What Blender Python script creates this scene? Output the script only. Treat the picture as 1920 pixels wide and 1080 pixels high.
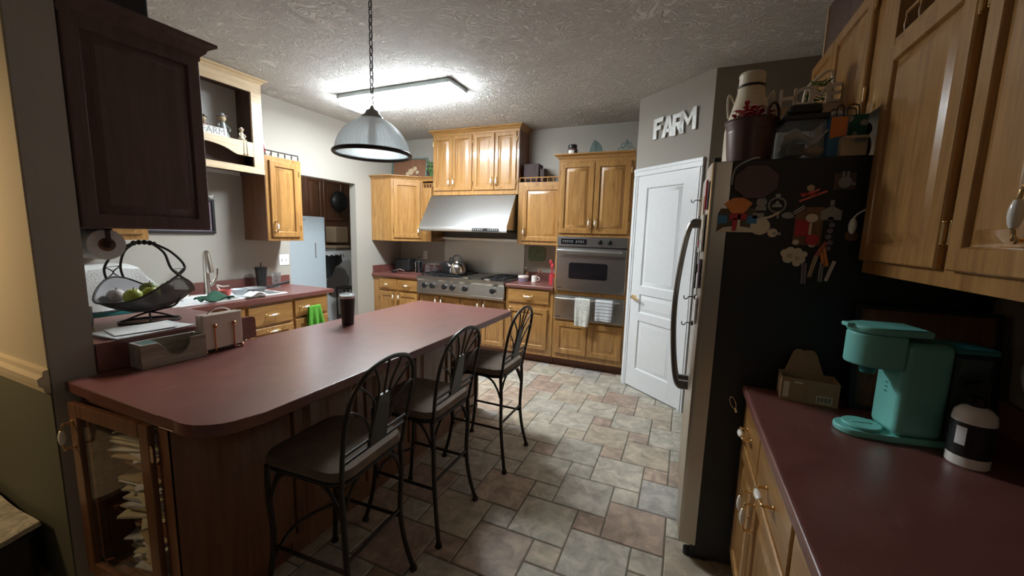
import bpy, bmesh, math, random
from mathutils import Vector, Matrix
random.seed(7)
for o in list(bpy.data.objects):
    bpy.data.objects.remove(o, do_unlink=True)
SC = bpy.context.scene
COL = SC.collection
PI = math.pi

# ------------------------------------------------------------------ camera
F_PX = 742.34
R = ((0.91655413, 0.39897033, 0.02740820),
     (0.07830166, -0.11182813, -0.99063783),
     (-0.39217009, 0.91011930, -0.13373657))
EYE = 1.47
cam_d = bpy.data.cameras.new('camera')
cam = bpy.data.objects.new('camera', cam_d)
COL.objects.link(cam)
cam_d.sensor_fit = 'HORIZONTAL'
cam_d.sensor_width = 36.0
cam_d.lens = F_PX / 1920 * 36.0
cam_d.clip_start = 0.02
cam.matrix_world = Matrix(((R[0][0], -R[1][0], -R[2][0], 0),
                           (R[0][1], -R[1][1], -R[2][1], 0),
                           (R[0][2], -R[1][2], -R[2][2], EYE),
                           (0, 0, 0, 1)))
SC.camera = cam

# ------------------------------------------------------------------ exposure, world, lamps
SC.view_settings.view_transform = 'Standard'
SC.view_settings.look = 'None'
SC.view_settings.gamma = 1
SC.view_settings.use_curve_mapping = False
SC.view_settings.exposure = 0.25
FIX_POWER = 90.0        # brightness of the ceiling fixture's diffuser

w = bpy.data.worlds.new('world')
SC.world = w
w.use_nodes = True
w.node_tree.nodes['Background'].inputs[0].default_value = (1.0, 0.90, 0.76, 1)
w.node_tree.nodes['Background'].inputs[1].default_value = 0.028

def lamp(name, kind, loc, energy, color, size=0.2, target=None, size_y=None):
    d = bpy.data.lights.new(name, kind)
    d.energy = energy
    d.color = color
    if kind == 'AREA':
        d.size = size
        if size_y:
            d.shape = 'RECTANGLE'
            d.size_y = size_y
    else:
        d.shadow_soft_size = size
    o = bpy.data.objects.new(name, d)
    COL.objects.link(o)
    o.location = loc
    if target:
        o.rotation_euler = (Vector(target) - Vector(loc)).to_track_quat('-Z', 'Y').to_euler()
    return o
# warm lamp of the adjoining den, left of and behind the camera
dl = lamp('den_lamp', 'AREA', (-3.0, -.45, 1.95), 5.2, (1.0, 0.72, 0.40), 0.35, (-2.75, .6, 1.35))
dl.data.spread = math.radians(105)
lamp('laundry_fill', 'POINT', (-4.9, 4.0, 2.25), 9, (0.92, 0.96, 1.0), 0.08)  # added fill that brightens the laundry room, no bulb is modelled
# added warm fill behind the camera, lifts the dark wall end and hanging cabinet
lamp('rear_fill', 'POINT', (0.9, -1.5, 2.1), 4.5, (1.0, 0.84, 0.66), 0.3)

# ------------------------------------------------------------------ mesh builder
class MB:
    def __init__(s):
        s.v = []; s.f = []; s.mi = []; s.mat = 0; s.M = Matrix.Identity(4)
    def at(s, M):
        s.M = M; return s
    def add(s, vs, fs):
        n = len(s.v)
        for p in vs:
            s.v.append(s.M @ Vector(p))
        for f in fs:
            s.f.append([n + i for i in f]); s.mi.append(s.mat)
        return s
    def box(s, a, b, bev=0.0, seg=2):
        x0, x1 = min(a[0], b[0]), max(a[0], b[0]); y0, y1 = min(a[1], b[1]), max(a[1], b[1]); z0, z1 = min(a[2], b[2]), max(a[2], b[2])
        vs = [(x0,y0,z0),(x1,y0,z0),(x1,y1,z0),(x0,y1,z0),(x0,y0,z1),(x1,y0,z1),(x1,y1,z1),(x0,y1,z1)]
        fs = [(0,3,2,1),(4,5,6,7),(0,1,5,4),(1,2,6,5),(2,3,7,6),(3,0,4,7)]
        bev = min(bev, 0.45*min(x1-x0, y1-y0, z1-z0))
        if bev <= 0.0002:
            return s.add(vs, fs)
        bm = bmesh.new()
        bv = [bm.verts.new(p) for p in vs]
        for f in fs: bm.faces.new([bv[i] for i in f])
        bmesh.ops.bevel(bm, geom=list(bm.edges), offset=bev, segments=seg, profile=0.5, affect='EDGES')
        bm.verts.index_update()
        s.add([v.co.copy() for v in bm.verts], [[v.index for v in f.verts] for f in bm.faces])
        bm.free(); return s
    def prism(s, poly, z0, z1, bev=0.0):
        n = len(poly)
        vs = [(p[0], p[1], z0) for p in poly] + [(p[0], p[1], z1) for p in poly]
        fs = [list(range(n))[::-1], list(range(n, 2*n))] + [(i, (i+1) % n, n+(i+1) % n, n+i) for i in range(n)]
        if bev <= 0: return s.add(vs, fs)
        bm = bmesh.new()
        bv = [bm.verts.new(p) for p in vs]
        for f in fs: bm.faces.new([bv[i] for i in f])
        ed = [e for e in bm.edges if abs(e.verts[0].co.z - e.verts[1].co.z) < 1e-6]
        bmesh.ops.bevel(bm, geom=ed, offset=bev, segments=3, profile=0.5, affect='EDGES')
        bm.verts.index_update()
        s.add([v.co.copy() for v in bm.verts], [[v.index for v in f.verts] for f in bm.faces])
        bm.free(); return s
    def tube(s, pts, r, seg=10, closed=False, cap=True):
        pts = [Vector(p) for p in pts]; n = len(pts)
        rr = r if isinstance(r, (list, tuple)) else [r]*n
        vs = []; fs = []
        prev = None
        for i in range(n):
            if closed: t = pts[(i+1) % n] - pts[i-1]
            else: t = pts[min(i+1, n-1)] - pts[max(i-1, 0)]
            if t.length < 1e-9: t = Vector((0, 0, 1))
            t.normalize()
            if prev is None:
                a = Vector((0, 0, 1)) if abs(t.z) < 0.9 else Vector((1, 0, 0))
                nrm = t.cross(a).normalized()
            else:
                nrm = prev - t*prev.dot(t)
                nrm = nrm.normalized() if nrm.length > 1e-6 else t.orthogonal().normalized()
            prev = nrm
            b = t.cross(nrm)
            for k in range(seg):
                a = 2*PI*k/seg
                vs.append(pts[i] + (nrm*math.cos(a) + b*math.sin(a))*rr[i])
        m = n if closed else n-1
        for i in range(m):
            j = (i+1) % n
            for k in range(seg):
                l = (k+1) % seg
                fs.append((i*seg+k, i*seg+l, j*seg+l, j*seg+k))
        if cap and not closed:
            fs.append(list(range(seg))[::-1]); fs.append([(n-1)*seg+k for k in range(seg)])
        return s.add(vs, fs)
    def cyl(s, p0, p1, r, r1=None, seg=20):
        return s.tube([p0, p1], [r, r if r1 is None else r1], seg)
    def lathe(s, prof, o=(0, 0, 0), seg=28, rib=0.0, axis='z'):
        vs = []; fs = []; n = len(prof)
        for (r, z) in prof:
            for k in range(seg):
                a = 2*PI*k/seg
                q = r*(1 + (rib if k % 2 else 0))
                c, d = q*math.cos(a), q*math.sin(a)
                p = {'z': (c, d, z), 'x': (z, c, d), 'y': (c, z, d)}[axis]
                vs.append((o[0]+p[0], o[1]+p[1], o[2]+p[2]))
        for i in range(n-1):
            for k in range(seg):
                l = (k+1) % seg
                fs.append((i*seg+k, i*seg+l, (i+1)*seg+l, (i+1)*seg+k))
        if prof[0][0] > 1e-5: fs.append(list(range(seg))[::-1])
        if prof[-1][0] > 1e-5: fs.append([(n-1)*seg+k for k in range(seg)])
        return s.add(vs, fs)
    def ball(s, c, r, seg=16, rings=10):
        r = r if isinstance(r, (list, tuple)) else (r, r, r)
        vs = [(c[0], c[1], c[2]-r[2])]; fs = []
        for i in range(1, rings):
            t = -PI/2 + PI*i/rings
            for k in range(seg):
                a = 2*PI*k/seg
                vs.append((c[0]+r[0]*math.cos(t)*math.cos(a), c[1]+r[1]*math.cos(t)*math.sin(a), c[2]+r[2]*math.sin(t)))
        vs.append((c[0], c[1], c[2]+r[2]))
        for k in range(seg):
            fs.append((0, 1+(k+1) % seg, 1+k))
            fs.append((len(vs)-1, 1+(rings-2)*seg+k, 1+(rings-2)*seg+(k+1) % seg))
        for i in range(rings-2):
            for k in range(seg):
                l = (k+1) % seg
                fs.append((1+i*seg+k, 1+i*seg+l, 1+(i+1)*seg+l, 1+(i+1)*seg+k))
        return s.add(vs, fs)
    def sheet(s, fn, nu, nv, t=0.003):
        P = [[Vector(fn(i/nu, j/nv)) for j in range(nv+1)] for i in range(nu+1)]
        N = []
        for i in range(nu+1):
            row = []
            for j in range(nv+1):
                a = P[min(i+1, nu)][j] - P[max(i-1, 0)][j]; b = P[i][min(j+1, nv)] - P[i][max(j-1, 0)]
                c = a.cross(b)
                row.append(c.normalized() if c.length > 1e-12 else Vector((0, 0, 1)))
            N.append(row)
        vs = []; fs = []; w_ = nv+1; m = (nu+1)*w_
        for i in range(nu+1):
            for j in range(nv+1): vs.append(P[i][j] + N[i][j]*t/2)
        for i in range(nu+1):
            for j in range(nv+1): vs.append(P[i][j] - N[i][j]*t/2)
        for i in range(nu):
            for j in range(nv):
                a, b, c, d = i*w_+j, (i+1)*w_+j, (i+1)*w_+j+1, i*w_+j+1
                fs.append((a, b, c, d)); fs.append((m+d, m+c, m+b, m+a))
        for i in range(nu):
            fs.append((i*w_, m+i*w_, m+(i+1)*w_, (i+1)*w_))
            fs.append((i*w_+nv, (i+1)*w_+nv, m+(i+1)*w_+nv, m+i*w_+nv))
        for j in range(nv):
            fs.append((j, j+1, m+j+1, m+j))
            fs.append((nu*w_+j, m+nu*w_+j, m+nu*w_+j+1, nu*w_+j+1))
        return s.add(vs, fs)
    def raised(s, w_, h, t=0.02, fr=0.055, x=0.0, y=0.0, flat=False):
        """raised-panel slab in the local u,v plane, out along +w"""
        if flat:
            lp = [(0, 0), (0, t-.005), (.004, t-.001), (.012, t)]
        else:
            lp = [(0, 0), (0, t-.006), (.004, t-.001), (.009, t), (fr-.007, t), (fr-.003, t-.004), (fr-.001, t-.012), (fr+.008, t-.013), (fr+.034, t-.002), (fr+.037, t-.0005)]
        vs = []; fs = []
        for (i, z) in lp:
            vs += [(x+i, y+i, z), (x+w_-i, y+i, z), (x+w_-i, y+h-i, z), (x+i, y+h-i, z)]
        for k in range(len(lp)-1):
            for q in range(4):
                fs.append((k*4+q, k*4+(q+1) % 4, k*4+4+(q+1) % 4, k*4+4+q))
        n = (len(lp)-1)*4
        fs.append((n, n+1, n+2, n+3)); fs.append((3, 2, 1, 0))
        return s.add(vs, fs)
    def text(s, txt, size, ext, res=3):
        c = bpy.data.curves.new('t', 'FONT'); c.body = txt; c.size = size; c.extrude = ext; c.resolution_u = res
        c.align_x = 'LEFT'
        o = bpy.data.objects.new('t', c)
        me = bpy.data.meshes.new_from_object(o)
        s.add([v.co.copy() for v in me.vertices], [list(p.vertices) for p in me.polygons])
        bpy.data.objects.remove(o); bpy.data.curves.remove(c); bpy.data.meshes.remove(me)
        return s

def frame(o, u, v, w_):
    """matrix with local x=u, y=v, z=w and origin o"""
    u, v, w_ = Vector(u), Vector(v), Vector(w_)
    return Matrix(((u.x, v.x, w_.x, o[0]), (u.y, v.y, w_.y, o[1]), (u.z, v.z, w_.z, o[2]), (0, 0, 0, 1)))
def TR(loc, rz=0.0):
    return Matrix.Translation(Vector(loc)) @ Matrix.Rotation(rz, 4, 'Z')
def arc(c, r, a0, a1, n, z=0.0):
    return [(c[0]+r*math.cos(a0+(a1-a0)*i/n), c[1]+r*math.sin(a0+(a1-a0)*i/n), z) for i in range(n+1)]
def spline(pts, n=8):
    """Catmull-Rom through pts"""
    P = [Vector(p) for p in pts]; out = []
    for i in range(len(P)-1):
        p0 = P[max(i-1, 0)]; p1 = P[i]; p2 = P[i+1]; p3 = P[min(i+2, len(P)-1)]
        for k in range(n):
            t = k/n
            out.append(0.5*((2*p1) + (p2-p0)*t + (2*p0-5*p1+4*p2-p3)*t*t + (3*p1-p0-3*p2+p3)*t**3))
    out.append(P[-1]); return out

# ------------------------------------------------------------------ objects
WM = {}
def mesh_obj(name, mb, mats, origin=Matrix.Identity(4), smooth=35):
    inv = origin.inverted()
    me = bpy.data.meshes.new(name)
    me.from_pydata([inv @ p for p in mb.v], [], mb.f)
    if not isinstance(mats, (list, tuple)): mats = [mats]
    for m in mats: me.materials.append(m)
    for p, i in zip(me.polygons, mb.mi): p.material_index = i
    bm = bmesh.new(); bm.from_mesh(me)
    bmesh.ops.recalc_face_normals(bm, faces=list(bm.faces))
    bm.to_mesh(me); bm.free()
    if smooth:
        for p in me.polygons: p.use_smooth = True
        me.set_sharp_from_angle(angle=math.radians(smooth))
    me.update()
    o = bpy.data.objects.new(name, me)
    COL.objects.link(o)
    if smooth:
        wn = o.modifiers.new('weighted_normal', 'WEIGHTED_NORMAL'); wn.keep_sharp = True; wn.weight = 100
    return o
def tags(o, label, cat, group=None, kind=None):
    if label: o['label'] = label
    if cat: o['category'] = cat
    if group: o['group'] = group
    if kind: o['kind'] = kind
    return o
def thing(name, label, cat, loc, rz=0.0, group=None):
    o = bpy.data.objects.new(name, None); COL.objects.link(o)
    o.empty_display_size = 0.05
    o.location = loc; o.rotation_euler = (0, 0, rz)
    WM[o.name] = TR(loc, rz)
    return tags(o, label, cat, group)
def part(name, mb, mats, parent, label=None, smooth=35):
    o = mesh_obj(name, mb, mats, WM[parent.name], smooth)
    o.parent = parent
    WM[o.name] = WM[parent.name]
    if label: o['label'] = label
    return o
def solo(name, mb, mats, label, cat, group=None, smooth=35, kind=None):
    xs = [p.x for p in mb.v]; ys = [p.y for p in mb.v]; zs = [p.z for p in mb.v]
    org = Matrix.Translation(((min(xs)+max(xs))/2, (min(ys)+max(ys))/2, min(zs)))
    o = mesh_obj(name, mb, mats, org, smooth)
    o.location = org.translation
    WM[o.name] = org
    return tags(o, label, cat, group, kind)
def struct(name, mb, mats, parent=None, smooth=35):
    if parent: return part(name, mb, mats, parent, smooth=smooth)
    o = mesh_obj(name, mb, mats, smooth=smooth); o['kind'] = 'structure'
    WM[o.name] = Matrix.Identity(4)
    return o
def kids(o): return [c for c in bpy.data.objects if c.parent == o]
def dup(o, loc=None, rz=None, label=None, group=None, parent=None):
    c = o.copy(); COL.objects.link(c)
    if parent: c.parent = parent
    if loc is not None: c.location = loc
    if rz is not None: c.rotation_euler = (0, 0, rz)
    if label: c['label'] = label
    if group: c['group'] = group
    for k in kids(o): dup(k, parent=c)
    return c

# ------------------------------------------------------------------ materials
def new_mat(name):
    m = bpy.data.materials.new(name); m.use_nodes = True
    nt = m.node_tree
    return m, nt, nt.nodes['Principled BSDF']
def setp(b, **k):
    for n, v in k.items(): b.inputs[n].default_value = v
def mapped(nt, scale, src='Object'):
    tc = nt.nodes.new('ShaderNodeTexCoord'); mp = nt.nodes.new('ShaderNodeMapping')
    mp.inputs['Scale'].default_value = scale
    nt.links.new(tc.outputs[src], mp.inputs['Vector'])
    return mp.outputs['Vector']
def noise(nt, vec, scale, detail=4, rough=0.55, dist=0.0):
    n = nt.nodes.new('ShaderNodeTexNoise')
    n.inputs['Scale'].default_value = scale; n.inputs['Detail'].default_value = detail
    n.inputs['Roughness'].default_value = rough; n.inputs['Distortion'].default_value = dist
    nt.links.new(vec, n.inputs['Vector'])
    return n.outputs['Fac']
def ramp(nt, fac, stops, mode='LINEAR'):
    r = nt.nodes.new('ShaderNodeValToRGB'); r.color_ramp.interpolation = mode
    e = r.color_ramp.elements
    while len(e) < len(stops): e.new(0.5)
    for q, (p, c) in zip(e, stops):
        q.position = p; q.color = (c[0], c[1], c[2], 1)
    nt.links.new(fac, r.inputs['Fac'])
    return r.outputs['Color']
def bump(nt, b, h, strength, dist=0.01):
    n = nt.nodes.new('ShaderNodeBump')
    n.inputs['Strength'].default_value = strength; n.inputs['Distance'].default_value = dist
    nt.links.new(h, n.inputs['Height']); nt.links.new(n.outputs['Normal'], b.inputs['Normal'])
def plain(name, col, rough=0.5, metal=0.0, var=0.06, sc=30, bmp=0.0, **k):
    m, nt, b = new_mat(name)
    v = mapped(nt, (1, 1, 1)); f = noise(nt, v, sc, 3)
    lo = [c*(1-var) for c in col]; hi = [min(1, c*(1+var)) for c in col]
    nt.links.new(ramp(nt, f, [(0.3, lo), (0.7, hi)]), b.inputs['Base Color'])
    setp(b, Roughness=rough, Metallic=metal, **k)
    if bmp: bump(nt, b, f, bmp)
    return m
def wood(name, dark, light, grain='z', rough=0.32, coat=0.0, fine=1.0):
    m, nt, b = new_mat(name)
    s = {'z': (9, 9, 0.7), 'x': (0.7, 9, 9), 'y': (9, 0.7, 9)}[grain]
    v = mapped(nt, tuple(q*fine for q in s))
    f1 = noise(nt, v, 2.2, 5, 0.6, 1.6)
    v2 = mapped(nt, tuple(q*6*fine for q in s))
    f2 = noise(nt, v2, 3.0, 4, 0.6, 0.3)
    mx = nt.nodes.new('ShaderNodeMath'); mx.operation = 'MULTIPLY_ADD'
    nt.links.new(f2, mx.inputs[0]); mx.inputs[1].default_value = 0.45
    nt.links.new(f1, mx.inputs[2])
    mid = [(a+c)/2 for a, c in zip(dark, light)]
    nt.links.new(ramp(nt, mx.outputs[0], [(0.50, dark), (0.68, mid), (0.90, light)]), b.inputs['Base Color'])
    setp(b, Roughness=rough)
    b.inputs['Coat Weight'].default_value = coat; b.inputs['Coat Roughness'].default_value = 0.09
    bump(nt, b, f2, 0.06, 0.004)
    return m
def brushed(name, col=(.62, .61, .59), rough=0.28, scale=(2, 2, 160)):
    m, nt, b = new_mat(name)
    v = mapped(nt, scale); f = noise(nt, v, 3, 3)
    nt.links.new(ramp(nt, f, [(0.3, [c*.96 for c in col]), (0.7, col)]), b.inputs['Base Color'])
    setp(b, Roughness=rough, Metallic=1.0)
    r = ramp(nt, f, [(0.3, (rough*.92,)*3), (0.7, (rough*1.1,)*3)])
    nt.links.new(r, b.inputs['Roughness'])
    return m

OAK_D, OAK_L = (0.25, 0.112, 0.031), (0.455, 0.240, 0.074)
M = {}
M['oak'] = wood('oak', OAK_D, OAK_L, 'z', 0.32, 0.6)
M['oak_x'] = wood('oak_x', OAK_D, OAK_L, 'x', 0.34, 0.35)
M['oak_y'] = wood('oak_y', OAK_D, OAK_L, 'y', 0.34, 0.35)
M['oak_pale'] = wood('oak_pale', (0.52, 0.36, 0.20), (0.70, 0.54, 0.34), 'y', 0.38, 0.2)
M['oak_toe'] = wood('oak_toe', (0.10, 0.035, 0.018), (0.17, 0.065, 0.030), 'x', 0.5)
M['dark_wood'] = wood('dark_wood', (0.088, 0.052, 0.044), (0.135, 0.082, 0.068), 'z', 0.7)
M['maroon_box'] = plain('maroon_box', (0.035, 0.014, 0.014), 0.7)
M['brown_wood'] = wood('brown_wood', (0.12, 0.05, 0.025), (0.22, 0.10, 0.05), 'z', 0.4, 0.2)
M['cherry_side'] = wood('cherry_side', (0.13, 0.05, 0.025), (0.22, 0.09, 0.045), 'z', 0.42, 0.15)
M['grey_wood'] = wood('grey_wood', (0.22, 0.18, 0.14), (0.50, 0.46, 0.39), 'y', 0.7, 0, 0.8)
M['wall'] = plain('wall_paint', (0.40, 0.375, 0.33), 0.75, var=0.03, sc=120, bmp=0.05)
M['wall_dark'] = plain('wall_paint_shaded', (0.21, 0.175, 0.125), 0.75, var=0.03, sc=120, bmp=0.05)  # same wall paint, with the shade around the refrigerator put into its colour
M['wall_den'] = plain('wall_paint_den', (0.55, 0.47, 0.34), 0.75, var=0.03, sc=120, bmp=0.05)
M['wall_green'] = plain('wall_paint_olive', (0.13, 0.125, 0.08), 0.75, var=0.03, sc=120)
M['trim'] = plain('trim_white', (0.82, 0.84, 0.86), 0.35, var=0.02)
M['cream_trim'] = plain('trim_cream', (0.68, 0.56, 0.38), 0.45, var=0.03)
M['white'] = plain('white', (0.80, 0.80, 0.79), 0.4, var=0.02)
M['white_gloss'] = plain('white_enamel', (0.84, 0.85, 0.85), 0.15, var=0.02)
M['ceramic'] = plain('ceramic', (0.86, 0.83, 0.76), 0.12, var=0.02)
M['brass'] = plain('brass', (0.80, 0.58, 0.30), 0.25, 1.0, var=0.05)
M['chrome'] = plain('chrome', (0.80, 0.80, 0.82), 0.12, 1.0, var=0.02)
M['copper'] = plain('copper', (0.66, 0.34, 0.18), 0.25, 1.0)
M['nickel'] = plain('nickel', (.66, .63, .58), 0.25, 1.0, var=0.02)
M['steel'] = brushed('steel', (.58, .58, .575), 0.29, (6, 420, 420))
M['steel_v'] = brushed('steel_v', (.66, .64, .60), 0.40, (420, 420, 6))
M['fridge_steel'] = brushed('fridge_steel', (.56, .50, .42), 0.30, (420, 420, 6))  # warm tint puts the room's reflection into the steel colour
M['dark_steel'] = brushed('dark_steel', (.20, .19, .18), 0.35)
M['black'] = plain('black', (0.014, 0.014, 0.015), 0.45)
M['black_gloss'] = plain('black_gloss', (0.010, 0.010, 0.012), 0.12)
M['iron'] = plain('wrought_iron', (0.030, 0.024, 0.020), 0.42, 0.4, var=0.15)
M['leather'] = plain('leather', (0.022, 0.018, 0.016), 0.45, var=0.2, sc=90, bmp=0.15)
M['suede'] = plain('suede', (0.165, 0.120, 0.088), 0.85, var=0.18, sc=16, bmp=0.05)
M['fridge_side'] = plain('fridge_side', (0.012, 0.012, 0.013), 0.5, var=0.15, sc=200, bmp=0.06)
M['teal'] = plain('mint_plastic', (0.21, 0.62, 0.56), 0.38, var=0.02)
M['teal_dark'] = plain('teal_plastic', (0.03, 0.22, 0.22), 0.4)
M['paper'] = plain('paper', (0.74, 0.73, 0.70), 0.8, var=0.05)
M['news'] = plain('newsprint', (0.62, 0.62, 0.62), 0.85, var=0.25, sc=60)
M['kraft'] = plain('cardboard', (0.33, 0.21, 0.12), 0.85, var=0.08)
M['envelope'] = plain('envelope', (0.62, 0.56, 0.40), 0.85, var=0.15, sc=12)
M['green_cloth'] = plain('green_towel', (0.10, 0.37, 0.035), 0.95, var=0.25, sc=160, bmp=0.5)
M['white_cloth'] = plain('white_towel', (0.74, 0.76, 0.76), 0.95, var=0.06, sc=90, bmp=0.3)
M['napkin'] = plain('napkin', (0.80, 0.70, 0.62), 0.9, var=0.03)
M['red'] = plain('red', (0.45, 0.03, 0.04), 0.55)
M['pink'] = plain('pink_red', (0.62, 0.14, 0.13), 0.4)
M['orange'] = plain('orange_paper', (0.75, 0.26, 0.08), 0.7)
M['blue'] = plain('blue_paper', (0.07, 0.22, 0.42), 0.7)
M['tan'] = plain('tan', (0.50, 0.38, 0.24), 0.7)
M['cream'] = plain('cream_enamel', (0.66, 0.58, 0.44), 0.4, var=0.05)
M['bucket'] = plain('bucket_plum', (0.085, 0.045, 0.042), 0.4, 0.3)
M['grey'] = plain('grey', (0.30, 0.30, 0.30), 0.6)
M['pewter'] = plain('pewter', (0.30, 0.32, 0.31), 0.4, 0.6)
M['verdigris'] = plain('verdigris', (0.12, 0.18, 0.165), 0.5, 0.2, var=0.2)
M['galv'] = plain('galvanised', (0.68, 0.68, 0.66), 0.5, 0.3, var=0.12, sc=40)
M['green'] = plain('leaf_green', (0.08, 0.16, 0.04), 0.7, var=0.3)
M['apple'] = plain('pear_green', (0.44, 0.48, 0.08), 0.4, var=0.15, sc=25)
M['avocado'] = plain('avocado_green', (0.13, 0.16, 0.03), 0.5, var=0.2, sc=40)
M['garlic'] = plain('garlic', (0.66, 0.58, 0.60), 0.6, var=0.12, sc=30)
M['carpet'] = plain('carpet', (0.30, 0.24, 0.15), 0.95, var=0.25, sc=200, bmp=0.6)
M['floral'] = plain('floral', (0.55, 0.50, 0.40), 0.8, var=0.3, sc=40)
M['freezer'] = plain('freezer_white', (0.60, 0.68, 0.74), 0.25, var=0.02)
M['pale_green'] = plain('sage', (0.16, 0.22, 0.13), 0.6, var=0.15)
M['purple'] = plain('purple', (0.22, 0.16, 0.22), 0.5)
M['green_dot'] = plain('green_gift', (0.03, 0.16, 0.09), 0.6)

def counter_mat():
    m, nt, b = new_mat('maroon_laminate')
    v = mapped(nt, (1, 1, 1))
    f = noise(nt, v, 9, 6, 0.7)
    c1 = ramp(nt, f, [(0.3, (0.142, 0.047, 0.039)), (0.7, (0.195, 0.072, 0.060))])
    v2 = mapped(nt, (9, 2.2, 9)); f2 = noise(nt, v2, 4, 6, 0.7, 0.2)
    sc = ramp(nt, f2, [(0.60, (0, 0, 0)), (0.72, (0.5, 0.5, 0.5))])
    mx = nt.nodes.new('ShaderNodeMixRGB'); mx.blend_type = 'MIX'
    nt.links.new(sc, mx.inputs['Fac']); nt.links.new(c1, mx.inputs[1]); mx.inputs[2].default_value = (0.32, 0.19, 0.175, 1)
    nt.links.new(mx.outputs[0], b.inputs['Base Color'])
    setp(b, Roughness=0.33)
    b.inputs['Specular IOR Level'].default_value = 0.75
    bump(nt, b, noise(nt, v, 140, 2), 0.02, 0.002)
    return m
M['counter'] = counter_mat()

def ceiling_mat():
    m, nt, b = new_mat('stomped_ceiling')
    setp(b, Roughness=0.9); b.inputs['Base Color'].default_value = (0.84, 0.82, 0.79, 1)
    v = mapped(nt, (1, 1, 1))
    wv = noise(nt, v, 3.0, 2, 0.5)
    f1 = noise(nt, v, 8.5, 4, 0.58, 3.2)
    r1 = ramp(nt, f1, [(0.40, (0, 0, 0)), (0.50, (1, 1, 1)), (0.60, (0.1, 0.1, 0.1))])
    bump(nt, b, r1, 0.75, 0.030)
    return m
M['ceiling'] = ceiling_mat()

def tile_mat():
    m, nt, b = new_mat('slate_tile')
    at = nt.nodes.new('ShaderNodeAttribute'); at.attribute_name = 'tile'
    base = ramp(nt, at.outputs['Fac'], [(0.0, (0.47, 0.40, 0.31)), (0.18, (0.44, 0.34, 0.265)), (0.34, (0.48, 0.44, 0.36)), (0.50, (0.40, 0.30, 0.24)),
                (0.64, (0.46, 0.43, 0.37)), (0.78, (0.51, 0.47, 0.39)), (0.92, (0.42, 0.40, 0.37))], 'CONSTANT')
    v = mapped(nt, (1, 1, 1)); f = noise(nt, v, 11, 8, 0.66, 0.7)
    g = ramp(nt, f, [(0.32, (0.60, 0.56, 0.54)), (0.5, (0.94, 0.93, 0.91)), (0.64, (1.32, 1.30, 1.27))])
    mx = nt.nodes.new('ShaderNodeMixRGB'); mx.blend_type = 'MULTIPLY'; mx.inputs['Fac'].default_value = 0.9
    nt.links.new(base, mx.inputs[1]); nt.links.new(g, mx.inputs[2])
    nt.links.new(mx.outputs[0], b.inputs['Base Color'])
    setp(b, Roughness=0.42)
    bump(nt, b, f, 0.15, 0.006)
    return m
M['tile'] = tile_mat()
M['grout'] = plain('grout', (0.14, 0.125, 0.10), 0.9)

def glass_mat(name, col=(1, 1, 1), rough=0.02, ribbed=False, alpha=0.82):
    m, nt, b = new_mat(name)
    out = nt.nodes['Material Output']
    tr = nt.nodes.new('ShaderNodeBsdfTransparent'); tr.inputs[0].default_value = (col[0], col[1], col[2], 1)
    gl = nt.nodes.new('ShaderNodeBsdfGlossy'); gl.inputs['Roughness'].default_value = rough
    lw = nt.nodes.new('ShaderNodeLayerWeight'); lw.inputs['Blend'].default_value = 0.5
    pw = nt.nodes.new('ShaderNodeMath'); pw.operation = 'POWER'; nt.links.new(lw.outputs['Facing'], pw.inputs[0]); pw.inputs[1].default_value = 4.0
    fr = nt.nodes.new('ShaderNodeMath'); fr.operation = 'MULTIPLY_ADD'; nt.links.new(pw.outputs[0], fr.inputs[0]); fr.inputs[1].default_value = 0.45; fr.inputs[2].default_value = 0.03
    mx = nt.nodes.new('ShaderNodeMixShader')
    nt.links.new(fr.outputs[0], mx.inputs[0]); nt.links.new(tr.outputs[0], mx.inputs[1]); nt.links.new(gl.outputs[0], mx.inputs[2])
    last = mx
    if ribbed:
        df = nt.nodes.new('ShaderNodeBsdfTranslucent'); df.inputs[0].default_value = (0.92, 0.96, 0.97, 1)
        d2 = nt.nodes.new('ShaderNodeBsdfDiffuse'); d2.inputs[0].default_value = (0.62, 0.68, 0.70, 1)
        a = nt.nodes.new('ShaderNodeMixShader'); a.inputs[0].default_value = 0.25
        nt.links.new(df.outputs[0], a.inputs[1]); nt.links.new(d2.outputs[0], a.inputs[2])
        c = nt.nodes.new('ShaderNodeMixShader'); c.inputs[0].default_value = alpha
        nt.links.new(mx.outputs[0], c.inputs[1]); nt.links.new(a.outputs[0], c.inputs[2]); last = c
    nt.links.new(last.outputs[0], out.inputs['Surface'])
    return m
M['glass'] = glass_mat('clear_glass')
M['smoke'] = plain('smoked_plastic', (0.030, 0.060, 0.055), 0.12)
M['green_rag'] = plain('dark_green_cloth', (0.02, 0.075, 0.045), 0.95, var=0.2, sc=60)
M['craft_grey'] = plain('craft_grey', (0.10, 0.085, 0.065), 0.7)
M['haze_plastic'] = glass_mat('clear_plastic', (0.9, 0.9, 0.9), 0.15, True, 0.22)
M['ribbed'] = glass_mat('ribbed_glass', (0.96, 0.99, 1.0), 0.08, True, 0.55)

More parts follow.
